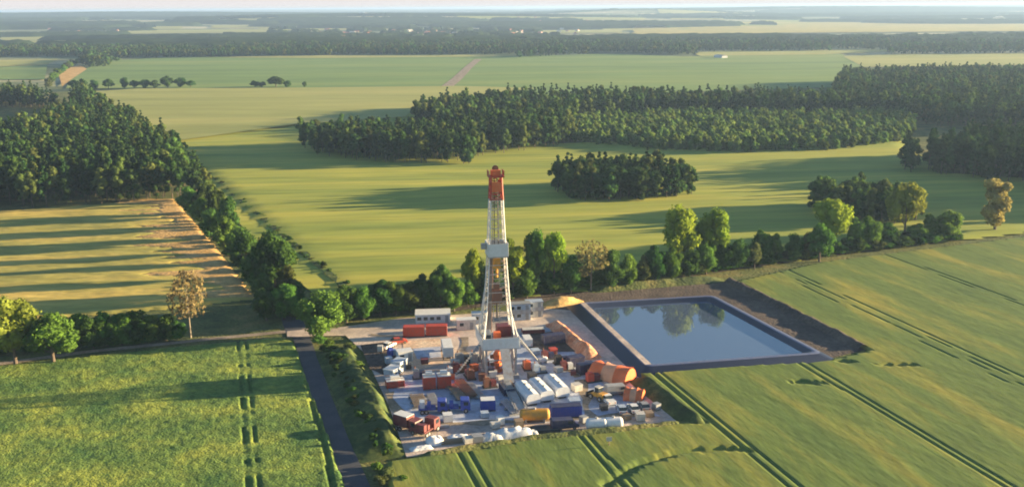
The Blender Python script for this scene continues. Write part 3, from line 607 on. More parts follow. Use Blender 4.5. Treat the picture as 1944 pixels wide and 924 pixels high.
for who in sorted({p[4] for p in rest}):
    q = [p for p in rest if p[4] == who]
    o = scatter('woodland', np.array([(p[0], p[1]) for p in q]), [p[2] for p in q], FT, [p[3] for p in q]); tag(o, 'rest of the ' + who + ', packed crowns reading as one mass', 'woodland', kind='stuff')
# single trees in the far green field
for i, (x, b, t, w) in enumerate([(140, 171, 152, 18), (158, 171, 148, 14), (180, 170, 150, 16), (206, 169, 150, 20), (236, 168, 145, 14), (255, 168, 152, 16), (274, 168, 150, 20), (294, 168, 151, 18), (318, 167, 144, 22), (342, 166, 146, 20), (362, 166, 153, 18), (484, 166, 153, 18), (498, 166, 155, 14), (524, 165, 145, 28), (545, 166, 152, 14), (578, 166, 154, 8)]):
    tree(x, b, t, w, 'round', 'dark', f'{ORD[i]} tree from the left in the dark row before the far green field', 'trees in the row before the far green field')
for i in range(26):
    t = i / 25; x = 92 + 130 * t ** 1.6; y = 166 - 52 * min(1, t * 1.5) + 6 * max(0, t - .6); under(x, y, random.uniform(9, 13), random.uniform(6, 11), random.choice(['olive', 'mid', 'dark']), 'along the curved hedge at the far left')

# far woods as one mass each
far_m = {'far': [tree_mesh('far_tree', 700 + v, 11, 14, .5, 9, 150, 1.1, 'dome', M['leaf_dark' if v % 2 else 'leaf_olive'], core=.9)[0] for v in range(4)], 'farpine': [tree_mesh('far_tree', 720 + v, 8, 15, .5, 9, 140, 1.0, 'cone', M['leaf_pine'], core=.9)[0] for v in range(2)]}
def far_wood(outline, sp, seed, mix, s=(.8, 1.3)):
    P = woods_points(outline, [], sp, seed); P = P[vnoise(P[:, 0] / 1.6, P[:, 1], 95, seed) > .30]; z = terrain_z(P[:, 0], P[:, 1])
    o = scatter('far_woodland', P, [random.choice(mix) for _ in P], far_m, [random.uniform(*s) for _ in P], z); return o
def fz(*p): return poly(*p)
far = [(fz((-150, 113), (130, 108), (220, 111), (430, 109), (430, 98), (130, 96), (-150, 96)), 12, 'far'),
       (fz((430, 108), (560, 107), (985, 104), (990, 86), (430, 92)), 13, 'far'),
       (fz((985, 111), (1045, 107), (1190, 102), (1320, 105), (1320, 93), (1190, 84), (985, 86)), 13, 'farpine'),
       (fz((1190, 99), (1320, 99), (1580, 97), (1590, 82), (1190, 84)), 14, 'farpine'),
       (fz((1685, 104), (2100, 101), (2100, 76), (1590, 80), (1590, 94), (1685, 96)), 14, 'farpine'),
       (fz((205, 127), (215, 116), (170, 113), (150, 122), (170, 128)), 10, 'far')]
for i, (ol, sp, mx_) in enumerate(far):
    o = far_wood(ol, sp, 50 + i, ['far', 'farpine'] if mx_ == 'far' else ['farpine', 'farpine', 'far'])
    tag(o, 'hazy dark belt of woodland along the far edge of the fields, ' + ['left end', 'left of the track', 'centre', 'right of centre', 'right end', 'small round wood at the far left'][i], 'woodland', kind='stuff')
# very far wood patches: rough canopies with real height over the rolling land
rs = np.random.RandomState(77); V = []; F = []; base = 0
def canopy(cx, cy, ax, ay, rot, sp):
    global base
    nx_, ny_ = max(4, int(2 * ax / sp)), max(4, int(2 * ay / sp)); u = np.linspace(-1, 1, nx_); v = np.linspace(-1, 1, ny_); U, W = np.meshgrid(u, v, indexing='ij')
    x = cx + U * ax * math.cos(rot) - W * ay * math.sin(rot); y = cy + U * ax * math.sin(rot) + W * ay * math.cos(rot)
    r = U ** 2 + W ** 2 + .7 * (vnoise(x.ravel(), y.ravel(), 140, 91).reshape(x.shape) - .5); z = terrain_z(x.ravel(), y.ravel()).reshape(x.shape)
    ok = r < .95; z = np.where(ok, z + 10 + 6 * rs.rand(*x.shape) , z - .5)
    idx = np.arange(x.size).reshape(x.shape) + base; f = np.stack([idx[:-1, :-1], idx[1:, :-1], idx[1:, 1:], idx[:-1, 1:]], -1).reshape(-1, 4)
    f = f[ok.ravel()[f - base].any(1)]; V.append(np.column_stack([x.ravel(), y.ravel(), z.ravel()])); F.append(f); base += x.size
def rowcol(x, y):
    return PW / 2 + x / y * FPX, 14 + CH / y * FPX - .0075 * (x / y * FPX)
clear_ = ((1190, 2000, 44, 70), (-40, 250, 64, 86), (550, 1010, 59, 82), (860, 1180, 56, 68), (230, 530, 58, 68), (400, 570, 86, 96))
for i in range(150):      # small groves between the houses
    p = G(random.uniform(520, 1040), random.uniform(58, 84)); canopy(p.x, p.y, random.uniform(14, 50), random.uniform(10, 22), random.uniform(-.3, .3), 7)
for i in range(210):
    y = 2300 * (12500 / 2300) ** rs.rand(); x = rs.uniform(-.62, .62) * y; L_ = rs.uniform(150, 520) * (y / 4500) ** .8
    c_, r_0 = rowcol(x, y)
    if any(a < c_ < b and c - 2 < r_0 < d for a, b, c, d in clear_): continue
    canopy(x, y, L_ * 1.5, L_ * .38, rs.uniform(-.25, .25), 9 + y / 450)
for i in range(60):
    y = rs.uniform(13000, 26000); x = rs.uniform(-.6, .6) * y; canopy(x, y, rs.uniform(900, 2200), rs.uniform(300, 700), 0, 90)
VV = np.concatenate(V); FF = np.concatenate(F)
tag(link('distant_woods', np_mesh('distant_woods', VV, FF, [M['leaf_pine']])), 'patches of blue hazy woodland spread over the plain towards the horizon', 'woodland', kind='stuff')
# pale fields in the distance
for i, (x0, x1, y0, y1, mt) in enumerate([(1200, 1990, 47, 66, 'stubble'), (0, 240, 66, 84, 'crop_pale'), (430, 560, 88, 94, 'crop_pale'), (680, 990, 68, 73, 'stubble'), (860, 1180, 60, 66, 'crop_pale'), (240, 520, 60, 66, 'crop_pale'), (1250, 1950, 34, 38, 'crop_pale'), (560, 760, 72, 78, 'stubble')] + [(q, q + random.uniform(90, 260), w_, w_ + random.uniform(1.5, 4), random.choice(['crop_pale', 'stubble', 'crop_mid'])) for q, w_ in [(random.uniform(-30, 1850), random.uniform(30, 58)) for _ in range(26)]]):
    a, b, c, d = G(x0, y1), G(x1, y1 - .008 * (x1 - x0)), G(x1, y0 - .008 * (x1 - x0)), G(x0, y0); n = 14
    V = []
    for j in range(n + 1):
        for k in range(n + 1):
            p = a.lerp(b, k / n).lerp(d.lerp(c, k / n), j / n); V.append((p.x + random.uniform(-10, 10), p.y + random.uniform(-1, 1) * 14, float(terrain_z(np.array([p.x]), np.array([p.y]))[0]) + 2.0))
    F = [(j * (n + 1) + k, j * (n + 1) + k + 1, (j + 1) * (n + 1) + k + 1, (j + 1) * (n + 1) + k) for j in range(n) for k in range(n)]
    tag(link('distant_field', np_mesh('distant_field', V, F, [M[mt]])), kind='structure')
exec_later = []

# ================================================================ BUILDINGS FAR AWAY
def house_mesh(w, d, h, rh, wall, roof, name):
    mb = MB(); mb.box((0, 0, h / 2), (w, d, h), m=0); mb.prism([(-w / 2 - .4, h), (w / 2 + .4, h), (0, h + rh)], -d / 2 - .4, d / 2 + .4, m=1); mb.box((w * .2, d * .2, h + rh * .8), (.8, .8, rh), m=0)
    for s in (-1, 1):
        for q in (-.28, .1, .34): mb.box((s * (w / 2 + .02), q * d, h * .55), (.06, 1.2, 1.3), m=2)
    return mb.mesh(name, [M[wall], M[roof], M['glass']])
hm = [house_mesh(10, 15, 6, 4, 'render', 'roof_red', 'house'), house_mesh(12, 18, 6, 4, 'house_white', 'roof_pale', 'house'), house_mesh(11, 14, 5, 5, 'render', 'roof_red', 'house'), house_mesh(9, 13, 5, 4, 'house_white', 'roof_red', 'house')]
shed = house_mesh(26, 60, 8, 4, 'white', 'roof_pale', 'farm_shed')
for i in range(230):
    if i >= 150: x, y = random.uniform(560, 1010), random.uniform(60, 78)
    elif i < 60: x, y = random.gauss(830, 100), random.uniform(62, 74)
    elif i < 90: x, y = random.uniform(560, 720), random.uniform(66, 80)
    elif i < 120: x, y = random.uniform(70, 230), random.uniform(60, 70)
    else: x, y = random.uniform(940, 1120), random.uniform(44, 66)
    p = G(x, y); z = float(terrain_z(np.array([p.x]), np.array([p.y]))[0]); o = link('house', random.choice(hm), None, (p.x, p.y, z - .3), random.uniform(0, 3.1)); s = random.uniform(.65, 1.15); o.scale = (s, s, s)
    w_ = 'below the hazy hills' if i < 90 or i >= 150 else 'on the hazy plain at the far left' if i < 120 else 'near the horizon, centre'
    tag(o, 'small pale pitched-roof house in the village ' + w_, 'house', 'houses ' + w_)
for i, (x, y, s, t) in enumerate([(418, 36, 2.2, 'left-hand bright white shed on the hazy hillside'), (690, 42, 3.0, 'long bright white shed on the hazy plain right of centre-left'), (1368, 110, .42, 'small white farm shed alone in the far green field')]):
    p = G(x, y); z = float(terrain_z(np.array([p.x]), np.array([p.y]))[0]); o = link('farm_shed', shed, None, (p.x, p.y, z), R(80)); o.scale = (s, s, s); tag(o, t, 'shed'); o.rotation_euler = (0, 0, R(20))
# ================================================================ RIG
rp_ = G(945, 704); RIGZ = PX(rp_, 322); A16 = R(16)
rig = empty('drilling_rig', (rp_.x, rp_.y, .1), R(10)); tag(rig, 'tall white lattice drilling rig with red top standing in the middle of the well pad', 'drilling rig')
FLZ = 7.2
for x in (-3.5, 3.5):
    MB().box((x, 0, .4), (1.3, 12, .8)).build('base_skid', M['steel'], rig)
    for y in (-5, 0, 5): MB().box((x, y, (FLZ + .8) / 2), (.5, .6, FLZ - .8)).build('substructure_leg', M['steel'], rig)
    for y0, y1 in ((-5, 0), (5, 0)): MB().tube((x, y0, .8), (x, y1, FLZ), .18, n=6).build('substructure_brace', M['steel'], rig)
for y in (-5, 5): MB().tube((-3.5, y, FLZ * .62), (3.5, y, FLZ * .62), .15, n=6).build('substructure_brace', M['steel'], rig)
MB().box((0, 0, FLZ + .35), (8.8, 11, .7)).build('drill_floor', M['grey'], rig)
for s in range(4):
    MB().box((-3.25 + s * 2.17, -5.55, FLZ + 1.5), (2.14, .16, 2.6)).build('wind_wall', M['white'], rig)
    for sx in (-1, 1): MB().box((sx * 4.42, -4.1 + s * 2.73, FLZ + 1.5), (.16, 2.7, 2.6)).build('wind_wall', M['white'], rig)
    if s in (0, 3): MB().box((-3.25 + s * 2.17, 5.55, FLZ + 1.5), (2.14, .16, 2.6)).build('wind_wall', M['white'], rig)
prof = [(FLZ + .7, 3.7), (FLZ + 4.2, 3.2), (FLZ + 9, 2.75), (20, 2.45), (25, 2.15), (30, 1.9), (35, 1.7), (38, 1.55), (41.8, 1.42)]
red = [(41.8, 1.42), (RIGZ - 4.2, 1.28), (RIGZ - 1.6, 1.2)]
def legs(pr, nm, mt, r):
    for sx in (-1, 1):
        for sy in (-1, 1):
            mb = MB()
            for (z0, w0), (z1, w1) in zip(pr[:-1], pr[1:]): mb.tube((sx * w0, sy * w0 * .9, z0), (sx * w1, sy * w1 * .9, z1), r, n=6, caps=False)
            mb.build(nm, mt, rig)
legs(prof, 'mast_leg', M['white'], .17); legs(red, 'upper_mast_leg', M['red'], .22)
def wat(z):
    pr = prof + red[1:]
    for (z0, w0), (z1, w1) in zip(pr[:-1], pr[1:]):
        if z <= z1: return w0 + (w1 - w0) * (z - z0) / (z1 - z0)
    return pr[-1][1]
def bracing(z0, z1, n, mt, r, name):
    mb = MB()
    for i in range(n + 1):
        z = z0 + (z1 - z0) * i / n; w = wat(z); w2 = wat(min(z1, z + (z1 - z0) / n)); zz = z + (z1 - z0) / n
        for (ax, ay), (bx, by) in (((-1, -1), (1, -1)), ((1, -1), (1, 1)), ((1, 1), (-1, 1)), ((-1, 1), (-1, -1))):
            if (ay, by) != (-1, -1) or z > 16: mb.tube((ax * w, ay * w * .9, z), (bx * w, by * w * .9, z), r, n=4, caps=False)
            if i < n and (ay, by) != (-1, -1):
                mb.tube((ax * w, ay * w * .9, z), (bx * w2, by * w2 * .9, zz), r * .8, n=4, caps=False)
                mb.tube((bx * w, by * w * .9, z), (ax * w2, ay * w2 * .9, zz), r * .8, n=4, caps=False)
    tag(mb.build(name, mt, rig), kind='stuff')
bracing(FLZ + 4.2, 41.8, 14, M['offwhite'], .09, 'mast_bracing'); bracing(42, RIGZ - 1.6, 4, M['red'], .13, 'upper_mast_bracing')
cz = RIGZ - 1.6
MB().box((0, 0, cz), (3.6, 3.2, .35)).build('crown_platform', M['red'], rig)
cb = MB().box((0, 0, cz + .8), (2.2, 1.6, 1.3)).build('crown_block', M['orange'], rig)
for y in (-.5, 0, .5): MB().lathe([(.0, -.1), (.75, -.1), (.75, .1), (0, .1)], (0, y, 0), n=12).build('sheave', M['rust'], cb).matrix_local = Matrix.Translation((0, y, cz + 1.2)) @ Matrix.Rotation(R(90), 4, 'X')
for s in (-1, 1): MB().box((s * 1.75, 0, cz + .8), (.07, 3.1, 1.2)).build('handrail', M['red'], rig)
MB().box((0, -1.62, (42 + cz) / 2 + .3), (2.3, .2, 2.2)).build('water_table_panel', M['orange'], rig)
mz = PX(rp_, 484); mh = 3.0      # racking board with its white wind walls
MB().box((0, -.3, mz), (4.7, 4.8, .3)).build('racking_board', M['steel'], rig)
for s in (-1, 1):
    MB().box((s * 2.32, -.3, mz + mh / 2 + .2), (.12, 5.0, mh)).build('racking_board_wall', M['white'], rig)
    MB().box((0, -.3 + s * 2.55, mz + mh / 2 + .2), (4.6, .12, mh)).build('racking_board_wall', M['white'], rig)
MB().box((-3.1, -.3, mz + mh * .75), (1.1, 1.3, 1.2)).build('side_basket', M['steel'], rig)
tz = PX(rp_, 500)
tb = MB().box((0, 0, tz), (1.9, 1.2, 2.4), taper=.8).build('travelling_block', M['yellow'], rig)
MB().tube((0, 0, tz - 3.4), (0, 0, tz - 1.2), .32, n=8).build('hook', M['yellow'], tb)
td = MB().box((0, .2, tz - 8.0), (2.3, 1.6, 3.2)).box((0, .2, tz - 5.8), (1.2, 1.0, 1.6)).build('top_drive', M['rust'], rig)
MB().tube((0, .2, tz - 13.5), (0, .2, tz - 9.5), .22, n=6).build('drive_shaft', M['dark'], td)
for x, y in ((-.5, -.2), (.5, -.2), (-.5, .3), (.5, .3)): MB().tube((x, y, tz + 1.2), (x * .6, y, cz), .06, n=4).build('drill_line', M['dark'], rig)
for s in (-1, 1): MB().box((s * .75, .9, 25 + FLZ / 2), (.14, .14, 34)).build('guide_rail', M['steel'], rig)
k_ = 0
for i in range(4):
    for j in range(3):
        MB().tube((-2.3 + i * .34, 1.2 + j * .5, FLZ + .7), (-1.25 + i * .2, .6 + j * .4, mz + 1), .07, n=5).build('drill_pipe', M['grey' if (i + j) % 3 else 'rust'], rig)
for s in (-1, 1):
    MB().tube((s * 3.9, 4.9, FLZ + .7), (s * 2.4, 2.2, 21), .16, n=6).build('a_frame_leg', M['white'], rig)
    MB().tube((s * 4.0, -4.9, FLZ + 2.8), (s * 2.7, -2.4, FLZ + 9), .13, n=6).build('a_frame_leg', M['white'], rig)
MB().box((2.0, 3.2, FLZ + 2.0), (3.4, 3, 2.6)).build('drawworks', M['maroon'], rig)
dc = MB().box((-2.9, -1.5, FLZ + 2.1), (2.2, 2.8, 2.6)).build('driller_cabin', M['offwhite'], rig); MB().box((-2.9, -2.93, FLZ + 2.4), (1.8, .06, 1.1)).build('window', M['glass'], dc)
MB().box((0, .3, FLZ + 1.6), (1.6, 1.6, 1.8)).build('iron_roughneck', M['orange'], rig)
# ramp, catwalk and stairs
vr = MB(); vr.prism([(-6.5, FLZ + .6), (-6.3, FLZ + .3), (-13.5, .9), (-13.7, 1.2)][::-1], -1.1, 1.1); v_ = vr.build('pipe_ramp', M['steel'], rig); v_.rotation_euler = (0, 0, R(90)); v_.location = (.6, 0, 0)
v_.matrix_local = Matrix.Translation((.6, 0, 0)) @ Matrix.Rotation(R(90), 4, 'Z')
cw = MB().box((.6, -20.5, .7), (1.8, 13.5, 1.0)).build('catwalk', M['steel'], rig)
for s in (-1, 1): MB().box((.6 + s * 1.3, -20.5, 1.3), (.25, 13.5, .3)).build('catwalk_rail', M['grey'], cw)
for s, y in ((-1, -3), (1, 2)):
    st = MB(); n = 14
    for i in range(n): st.box((s * (4.8 + i * .42), y, FLZ + .5 - i * .5), (.5, 1.1, .12))
    stp = st.build('stair', M['grey'], rig); tag(stp, kind='stuff')
    MB().tube((s * 4.7, y - .6, FLZ + 1.5), (s * 10.5, y - .6, 1.0), .06, n=4).build('stair_rail', M['grey'], rig)
# the preventer stack on the well below the floor
bp = MB().lathe([(.0, 0), (1.2, 0), (1.2, .5), (.55, .6), (.55, 1.2), (1.0, 1.3), (1.0, 2.2), (.6, 2.3), (.6, 3.0), (1.1, 3.1), (1.1, 4.3), (.7, 5.0), (0, 5.0)], n=14).build('blowout_preventer', M['orange'], rig)
for z in (1.75, 3.7): MB().box((0, 0, z), (3.6, .8, .8)).build('ram_bonnet', M['rust'], bp)
for x, y, c in ((-2.6, 2.5, 'maroon'), (2.2, -2.4, 'rust'), (-2.3, -2.8, 'navy')): MB().box((x, y, 1.2), (1.7, 2.0, 1.7)).build('pump_unit', M[c], rig)
MB().tube((3.2, 4.5, 1), (3.2, 4.5, FLZ), .35, n=8).build('flow_line', M['rust'], rig)
PZ = .12
def at(px, py, z=PZ): p = G(px, py); return (p.x, p.y, z)
def container(px, py, L, W, H, rz, c, label, roof=None, doors=True, cat='container', name='shipping_container', group=None):
    r = empty(name, at(px, py), R(rz)); body = MB().box((0, 0, H / 2 + .1), (L - .16, W - .16, H - .2))
    n = int(L / .55)
    for i in range(n):
        x = -L / 2 + (i + .5) * L / n
        for s in (-1, 1): body.box((x, s * (W / 2 - .04), H / 2 + .1), (L / n * .5, .08, H - .5))
    body.build('body', M[c], r)
    MB().box((0, 0, H + .02), (L - .1, W - .1, .1)).build('roof', M[roof or c], r)
    for sx in (-1, 1):
        for sy in (-1, 1): MB().box((sx * (L / 2 - .08), sy * (W / 2 - .08), H / 2), (.18, .18, H)).build('corner_post', M[c], r)
    for sy in (-1, 1): MB().box((0, sy * (W / 2 - .05), .1), (L, .14, .2)).build('bottom_rail', M['dark'], r)
    if doors:
        for s in (-1, 1):
            d = MB().box((L / 2 - .02, s * W * .24, H / 2), (.06, W * .44, H - .35)).build('door', M[c], r); MB().tube((L / 2 + .04, s * .25, .3), (L / 2 + .04, s * .25, H - .3), .03, n=5).build('lock_bar', M['steel'], d)
    return tag(r, label, cat, group)
def cabin(px, py, L, W, H, rz, c, label, wins=3, storeys=1, roof='white', group=None):
    r = empty('site_cabin', at(px, py), R(rz)); MB().box((0, 0, H / 2), (L, W, H)).build('body', M[c], r)
    MB().box((0, 0, H + .09), (L + .25, W + .25, .18)).build('roof', M[roof], r); h1 = H / storeys
    for st in range(storeys):
        z = h1 * (st + .58)
        for s in (-1, 1):
            for i in range(wins):
                x = -L / 2 + (i + .6) * L / (wins + .4)
                if s == -1 and i == wins - 1:
                    d = MB().box((x + .5, s * (W / 2 + .02), h1 * st + 1.05), (.9, .07, 2.0)).build('door', M['grey'], r); MB().box((x + .8, s * (W / 2 + .09), h1 * st + 1.0), (.06, .08, .2)).build('handle', M['dark'], d); continue
                f = MB().box((x, s * (W / 2 + .02), z), (1.3, .07, 1.1)).build('window', M['white'], r); MB().box((x, s * (W / 2 + .045), z), (1.12, .05, .92)).build('pane', M['glass'], f)
    if storeys > 1:
        MB().box((0, -W / 2 - .6, h1), (L, 1.2, .1)).build('walkway', M['grey'], r); MB().box((0, -W / 2 - 1.17, h1 + .55), (L, .05, 1.0)).build('railing', M['steel'], r)
    return tag(r, label, 'cabin', group)
def hull(mb_pts, w, name, mat, parent, bevel=.0): return MB().prism(mb_pts, -w / 2, w / 2).build(name, mat, parent)
def wheels(r, xs, w, rad):
    for x in xs:
        for s in (-1, 1):
            wh = MB().tube((x, s * (w / 2 - .15), rad), (x, s * (w / 2 + .05), rad), rad, n=14).build('wheel', M['rubber'], r)
            MB().tube((x, s * (w / 2 + .04), rad), (x, s * (w / 2 + .07), rad), rad * .5, n=10).build('rim', M['steel'], wh)
def car(px, py, rz, c, label, kind='car', group=None):
    r = empty('parked_' + kind, at(px, py), R(rz))
    if kind == 'car':
        L, W = 4.5, 1.8; pts = [(-2.2, .35), (2.2, .35), (2.25, .75), (1.3, .98), (.55, 1.02), (-1.9, 1.02), (-2.2, .9)]; gl = [(1.15, 1.0), (.35, 1.46), (-1.3, 1.5), (-1.95, 1.02)]
    elif kind == 'pickup':
        L, W = 5.2, 1.9; pts = [(-2.6, .45), (2.6, .45), (2.6, .95), (1.4, 1.15), (-2.6, 1.15)]; gl = [(1.35, 1.13), (.7, 1.75), (-.6, 1.78), (-.8, 1.13)]
    else:
        L, W = 5.8, 2.0; pts = [(-2.9, .4), (2.8, .4), (2.9, 1.0), (2.2, 1.3), (1.5, 2.2), (-2.7, 2.35), (-2.9, 2.2)]; gl = None
    hull(pts, W, 'body', M[c], r)
    if gl:
        hull(gl, W - .2, 'cabin_glass', M['glass'], r); x0 = gl[2][0]; x1 = gl[1][0]; MB().box(((x0 + x1) / 2, 0, gl[2][1] + .02), (x1 - x0 - .05, W - .3, .06)).build('roof', M[c], r)
    else:
        hull([(2.22, 1.3), (2.28, 1.3), (1.6, 2.12), (1.54, 2.12)], W - .3, 'windscreen', M['glass'], r)
        for s in (-1, 1): MB().box((1.0, s * (W / 2 + .01), 1.65), (1.1, .05, .6)).build('side_window', M['glass'], r)
    for s in (-1, 1):
        MB().box((L / 2 - .02, s * W * .34, .75), (.1, .35, .18)).build('headlight', M['white'], r); MB().box((-L / 2 + .02, s * W * .36, .8), (.1, .2, .25)).build('tail_light', M['red'], r)
    wheels(r, (-L * .31, L * .32), W, .34); return tag(r, label, 'car' if kind == 'car' else 'pickup truck' if kind == 'pickup' else 'van', group)
def truck(px, py, rz, cabc, bodyc, label, load='box', L=8.5, top=None, group=None):
    r = empty('parked_truck', at(px, py), R(rz)); W = 2.5
    MB().box((0, 0, .85), (L, 1.1, .3)).build('chassis', M['dark'], r); fx = L / 2
    c = hull([(fx - 2.1, .6), (fx, .6), (fx + .02, 1.7), (fx - .3, 2.9), (fx - 2.1, 2.95)], W - .1, 'cab', M[cabc], r)
    hull([(fx + .04, 1.75), (fx + .06, 1.75), (fx - .24, 2.7), (fx - .27, 2.7)], W - .5, 'windscreen', M['glass'], c)
    for s in (-1, 1): MB().box((fx - .95, s * (W / 2 - .03), 2.15), (1.0, .06, .8)).build('side_window', M['glass'], c); MB().box((fx + .03, s * .9, .95), (.08, .3, .22)).build('headlight', M['white'], c)
    bl = L - 2.5; bx = -L / 2 + bl / 2
    if load == 'box':
        MB().box((bx, 0, 2.25), (bl, W, 2.3)).build('cargo_box', M[bodyc], r); MB().box((bx, 0, 3.44), (bl - .1, W - .1, .1)).build('cargo_roof', M[top or bodyc], r)
    elif load == 'tank':
        m = MB(); m.lathe([(0, 0), (.8, .05), (1.15, .3), (1.15, bl - .3), (.8, bl - .05), (0, bl)], (bx - bl / 2, 0, 2.2), 'X', 16); m.build('tank', M[bodyc], r); MB().tube((bx, 0, 3.3), (bx, 0, 3.6), .35, n=10).build('manhole', M['steel'], r)
    else:
        MB().box((bx, 0, 1.15), (bl, W, .2)).build('flatbed', M[bodyc], r)
        for i, (cx, cl, ch, cc) in enumerate(((-.28, .3, 1.4, top or 'white'), (.12, .22, 1.0, bodyc))): MB().box((bx + cx * bl, 0, 1.26 + ch / 2), (cl * bl, 1.9, ch)).build('machine_unit', M[cc], r)
    wheels(r, (-L * .36, -L * .22, L * .35), W, .5); return tag(r, label, 'truck', group)
def htank(px, py, L, rad, rz, c, label, z=.35, name='storage_tank', group=None):
    r = empty(name, at(px, py), R(rz)); m = MB(); m.lathe([(0, 0), (rad * .6, .06), (rad * .92, .3), (rad, .6), (rad, L - .6), (rad * .92, L - .3), (rad * .6, L - .06), (0, L)], (-L / 2, 0, z + rad), 'X', 18); m.build('shell', M[c], r)
    for x in (-L * .3, L * .3): MB().box((x, 0, (z + rad * .5) / 2), (.35, rad * 1.7, z + rad * .5)).build('saddle', M['grey'], r)
    MB().tube((0, 0, z + 2 * rad - .1), (0, 0, z + 2 * rad + .3), .3, n=10).build('manhole', M['steel'], r); return tag(r, label, 'tank', group)
def mudtank(px, py, L, W, H, rz, c, top, label, units=2, group=None):
    r = empty('mud_tank', at(px, py), R(rz)); b = MB().box((0, 0, H / 2 + .1), (L, W, H - .2))
    for i in range(int(L / 1.1) + 1):
        for s in (-1, 1): b.box((-L / 2 + .1 + i * (L - .2) / int(L / 1.1), s * (W / 2 + .05), H / 2), (.14, .12, H - .1))
    b.build('body', M[c], r); MB().box((0, 0, H + .06), (L - .05, W - .05, .12)).build('grating', M[top], r)
    for s in (-1, 1): MB().box((0, s * (W / 2), H + .65), (L, .05, .07)).build('handrail', M['yellow'], r)
    for i in range(units): MB().box((-L / 2 + (i + .5) * L / units, .1, H + .55), (L / units * .5, W * .5, .9)).build('agitator', M[top], r)
    MB().box((0, 0, .1), (L, W * .6, .2)).build('skid', M['dark'], r); return tag(r, label, 'tank', group)
def tent(px, py, L, W, H, rz, c, c2, label):
    r = empty('tent', at(px, py), R(rz)); n = 9
    def arch(k, e=1.0): return [(k * W / 2 * math.cos(math.pi * i / n), max(.02, k * H * math.sin(math.pi * i / n) ** e)) for i in range(n + 1)]
    for j in range(3):      # three bays, one a different sheet
        m = MB(); y0 = -L / 2 + j * L / 3; rs_ = random.Random(j + px); V = []
        for q in range(4):
            y = y0 + q * L / 9; kk = 1.0 + .05 * math.sin(q * 2.1 + j)
            for x, z in arch(kk): V.append((y, x + rs_.uniform(-.08, .08), z * (1 + rs_.uniform(-.06, .06))))
        F = [(a * (n + 1) + i, a * (n + 1) + i + 1, (a + 1) * (n + 1) + i + 1, (a + 1) * (n + 1) + i) for a in range(3) for i in range(n)]
        link('sheet', np_mesh('sheet', V, F, [M[c2 if j == 1 else c]]), r)
    for y in (-L / 2, L / 2):
        me = bpy.data.meshes.new('end_sheet'); me.from_pydata([(y, x, z) for x, z in arch(.97)], [], [tuple(range(n + 1))]); me.materials.append(M[c]); link('end_sheet', me, r)
    return tag(r, label, 'tent')
def pipes(px, py, n, L, rz, c, label, rad=.12, rows=1, rack=True, name='pipe_rack', group=None):
    r = empty(name, at(px, py), R(rz)); z = .5 if rack else .05
    if rack:
        for x in (-.4, 0, .4): MB().box((x * L, 0, .25), (.25, n * rad * 2.6 + .5, .5)).build('trestle', M['grey'], r)
    for k in range(rows):
        for i in range(n - k):
            MB().tube((-L / 2 + random.uniform(-.3, .3), (i - (n - k) / 2 + .5) * rad * 2.5, z + rad + k * rad * 2), (L / 2 + random.uniform(-.3, .3), (i - (n - k) / 2 + .5) * rad * 2.5, z + rad + k * rad * 2), rad, n=6).build('pipe', M[c], r)
    return tag(r, label, 'pipes', group)
def skid(px, py, L, W, rz, c1, c2, label, H=1.8, seed=0):
    """an engine, a pump end and pipework on a steel skid"""
    r = empty('pump_skid', at(px, py), R(rz)); MB().box((0, 0, .15), (L, W, .3)).build('skid_frame', M['dark'], r)
    MB().box((-L * .22, 0, .3 + H / 2), (L * .42, W * .75, H)).box((-L * .22, 0, .3 + H + .12), (L * .3, W * .4, .24)).build('engine', M[c1], r)
    MB().box((L * .22, 0, .3 + H * .38), (L * .36, W * .8, H * .76)).build('pump', M[c2], r)
    MB().tube((-L * .3, W * .2, H + .3), (-L * .3, W * .2, H + 1.1), .12, n=8).build('exhaust', M['rust'], r)
    MB().tube((L * .4, -W * .4, .7), (L * .4, W * .4, .7), .16, n=8).build('manifold', M['steel'], r); MB().tube((0, W * .42, .6), (L * .45, W * .42, .6), .1, n=6).build('pipe', M['steel'], r)
    return tag(r, label, 'pump')
def pile(px, py, w, d, h, rz, c, label, seed=1, cat='tarpaulin', name='covered_pile'):
    r_ = np.random.RandomState(seed); n, m_ = 12, 9; U, V_ = np.meshgrid(np.linspace(-1, 1, n), np.linspace(-1, 1, m_), indexing='ij'); e = np.clip((1 - np.abs(U) ** 3) * (1 - np.abs(V_) ** 3), 0, 1) ** .5
    Z = h * e * (1 + r_.uniform(-.22, .22, U.shape)); Z[0] = Z[-1] = 0; Z[:, 0] = 0; Z[:, -1] = 0
    V = np.stack([U * w / 2 + r_.uniform(-.1, .1, U.shape), V_ * d / 2 + r_.uniform(-.1, .1, U.shape), Z], -1).reshape(-1, 3); ix_ = np.arange(n * m_).reshape(n, m_)
    F = np.stack([ix_[:-1, :-1], ix_[1:, :-1], ix_[1:, 1:], ix_[:-1, 1:]], -1).reshape(-1, 4); o = link(name, np_mesh(name, V, F, [M[c]]), None, at(px, py), R(rz)); return tag(o, label, cat)
def crate(px, py, s, h, rz, c, label, top=None, group=None):
    r = empty('crate', at(px, py), R(rz)); MB().box((0, 0, h / 2 + .12), (s, s, h - .1)).build('body', M[c], r); MB().box((0, 0, h + .12), (s + .1, s + .1, .14)).build('lid', M[top or c], r)
    for y in (-.4, 0, .4): MB().box((0, y * s, .06), (s, .14, .12)).build('runner', M['timber'], r)
    return tag(r, label, 'crate', group)

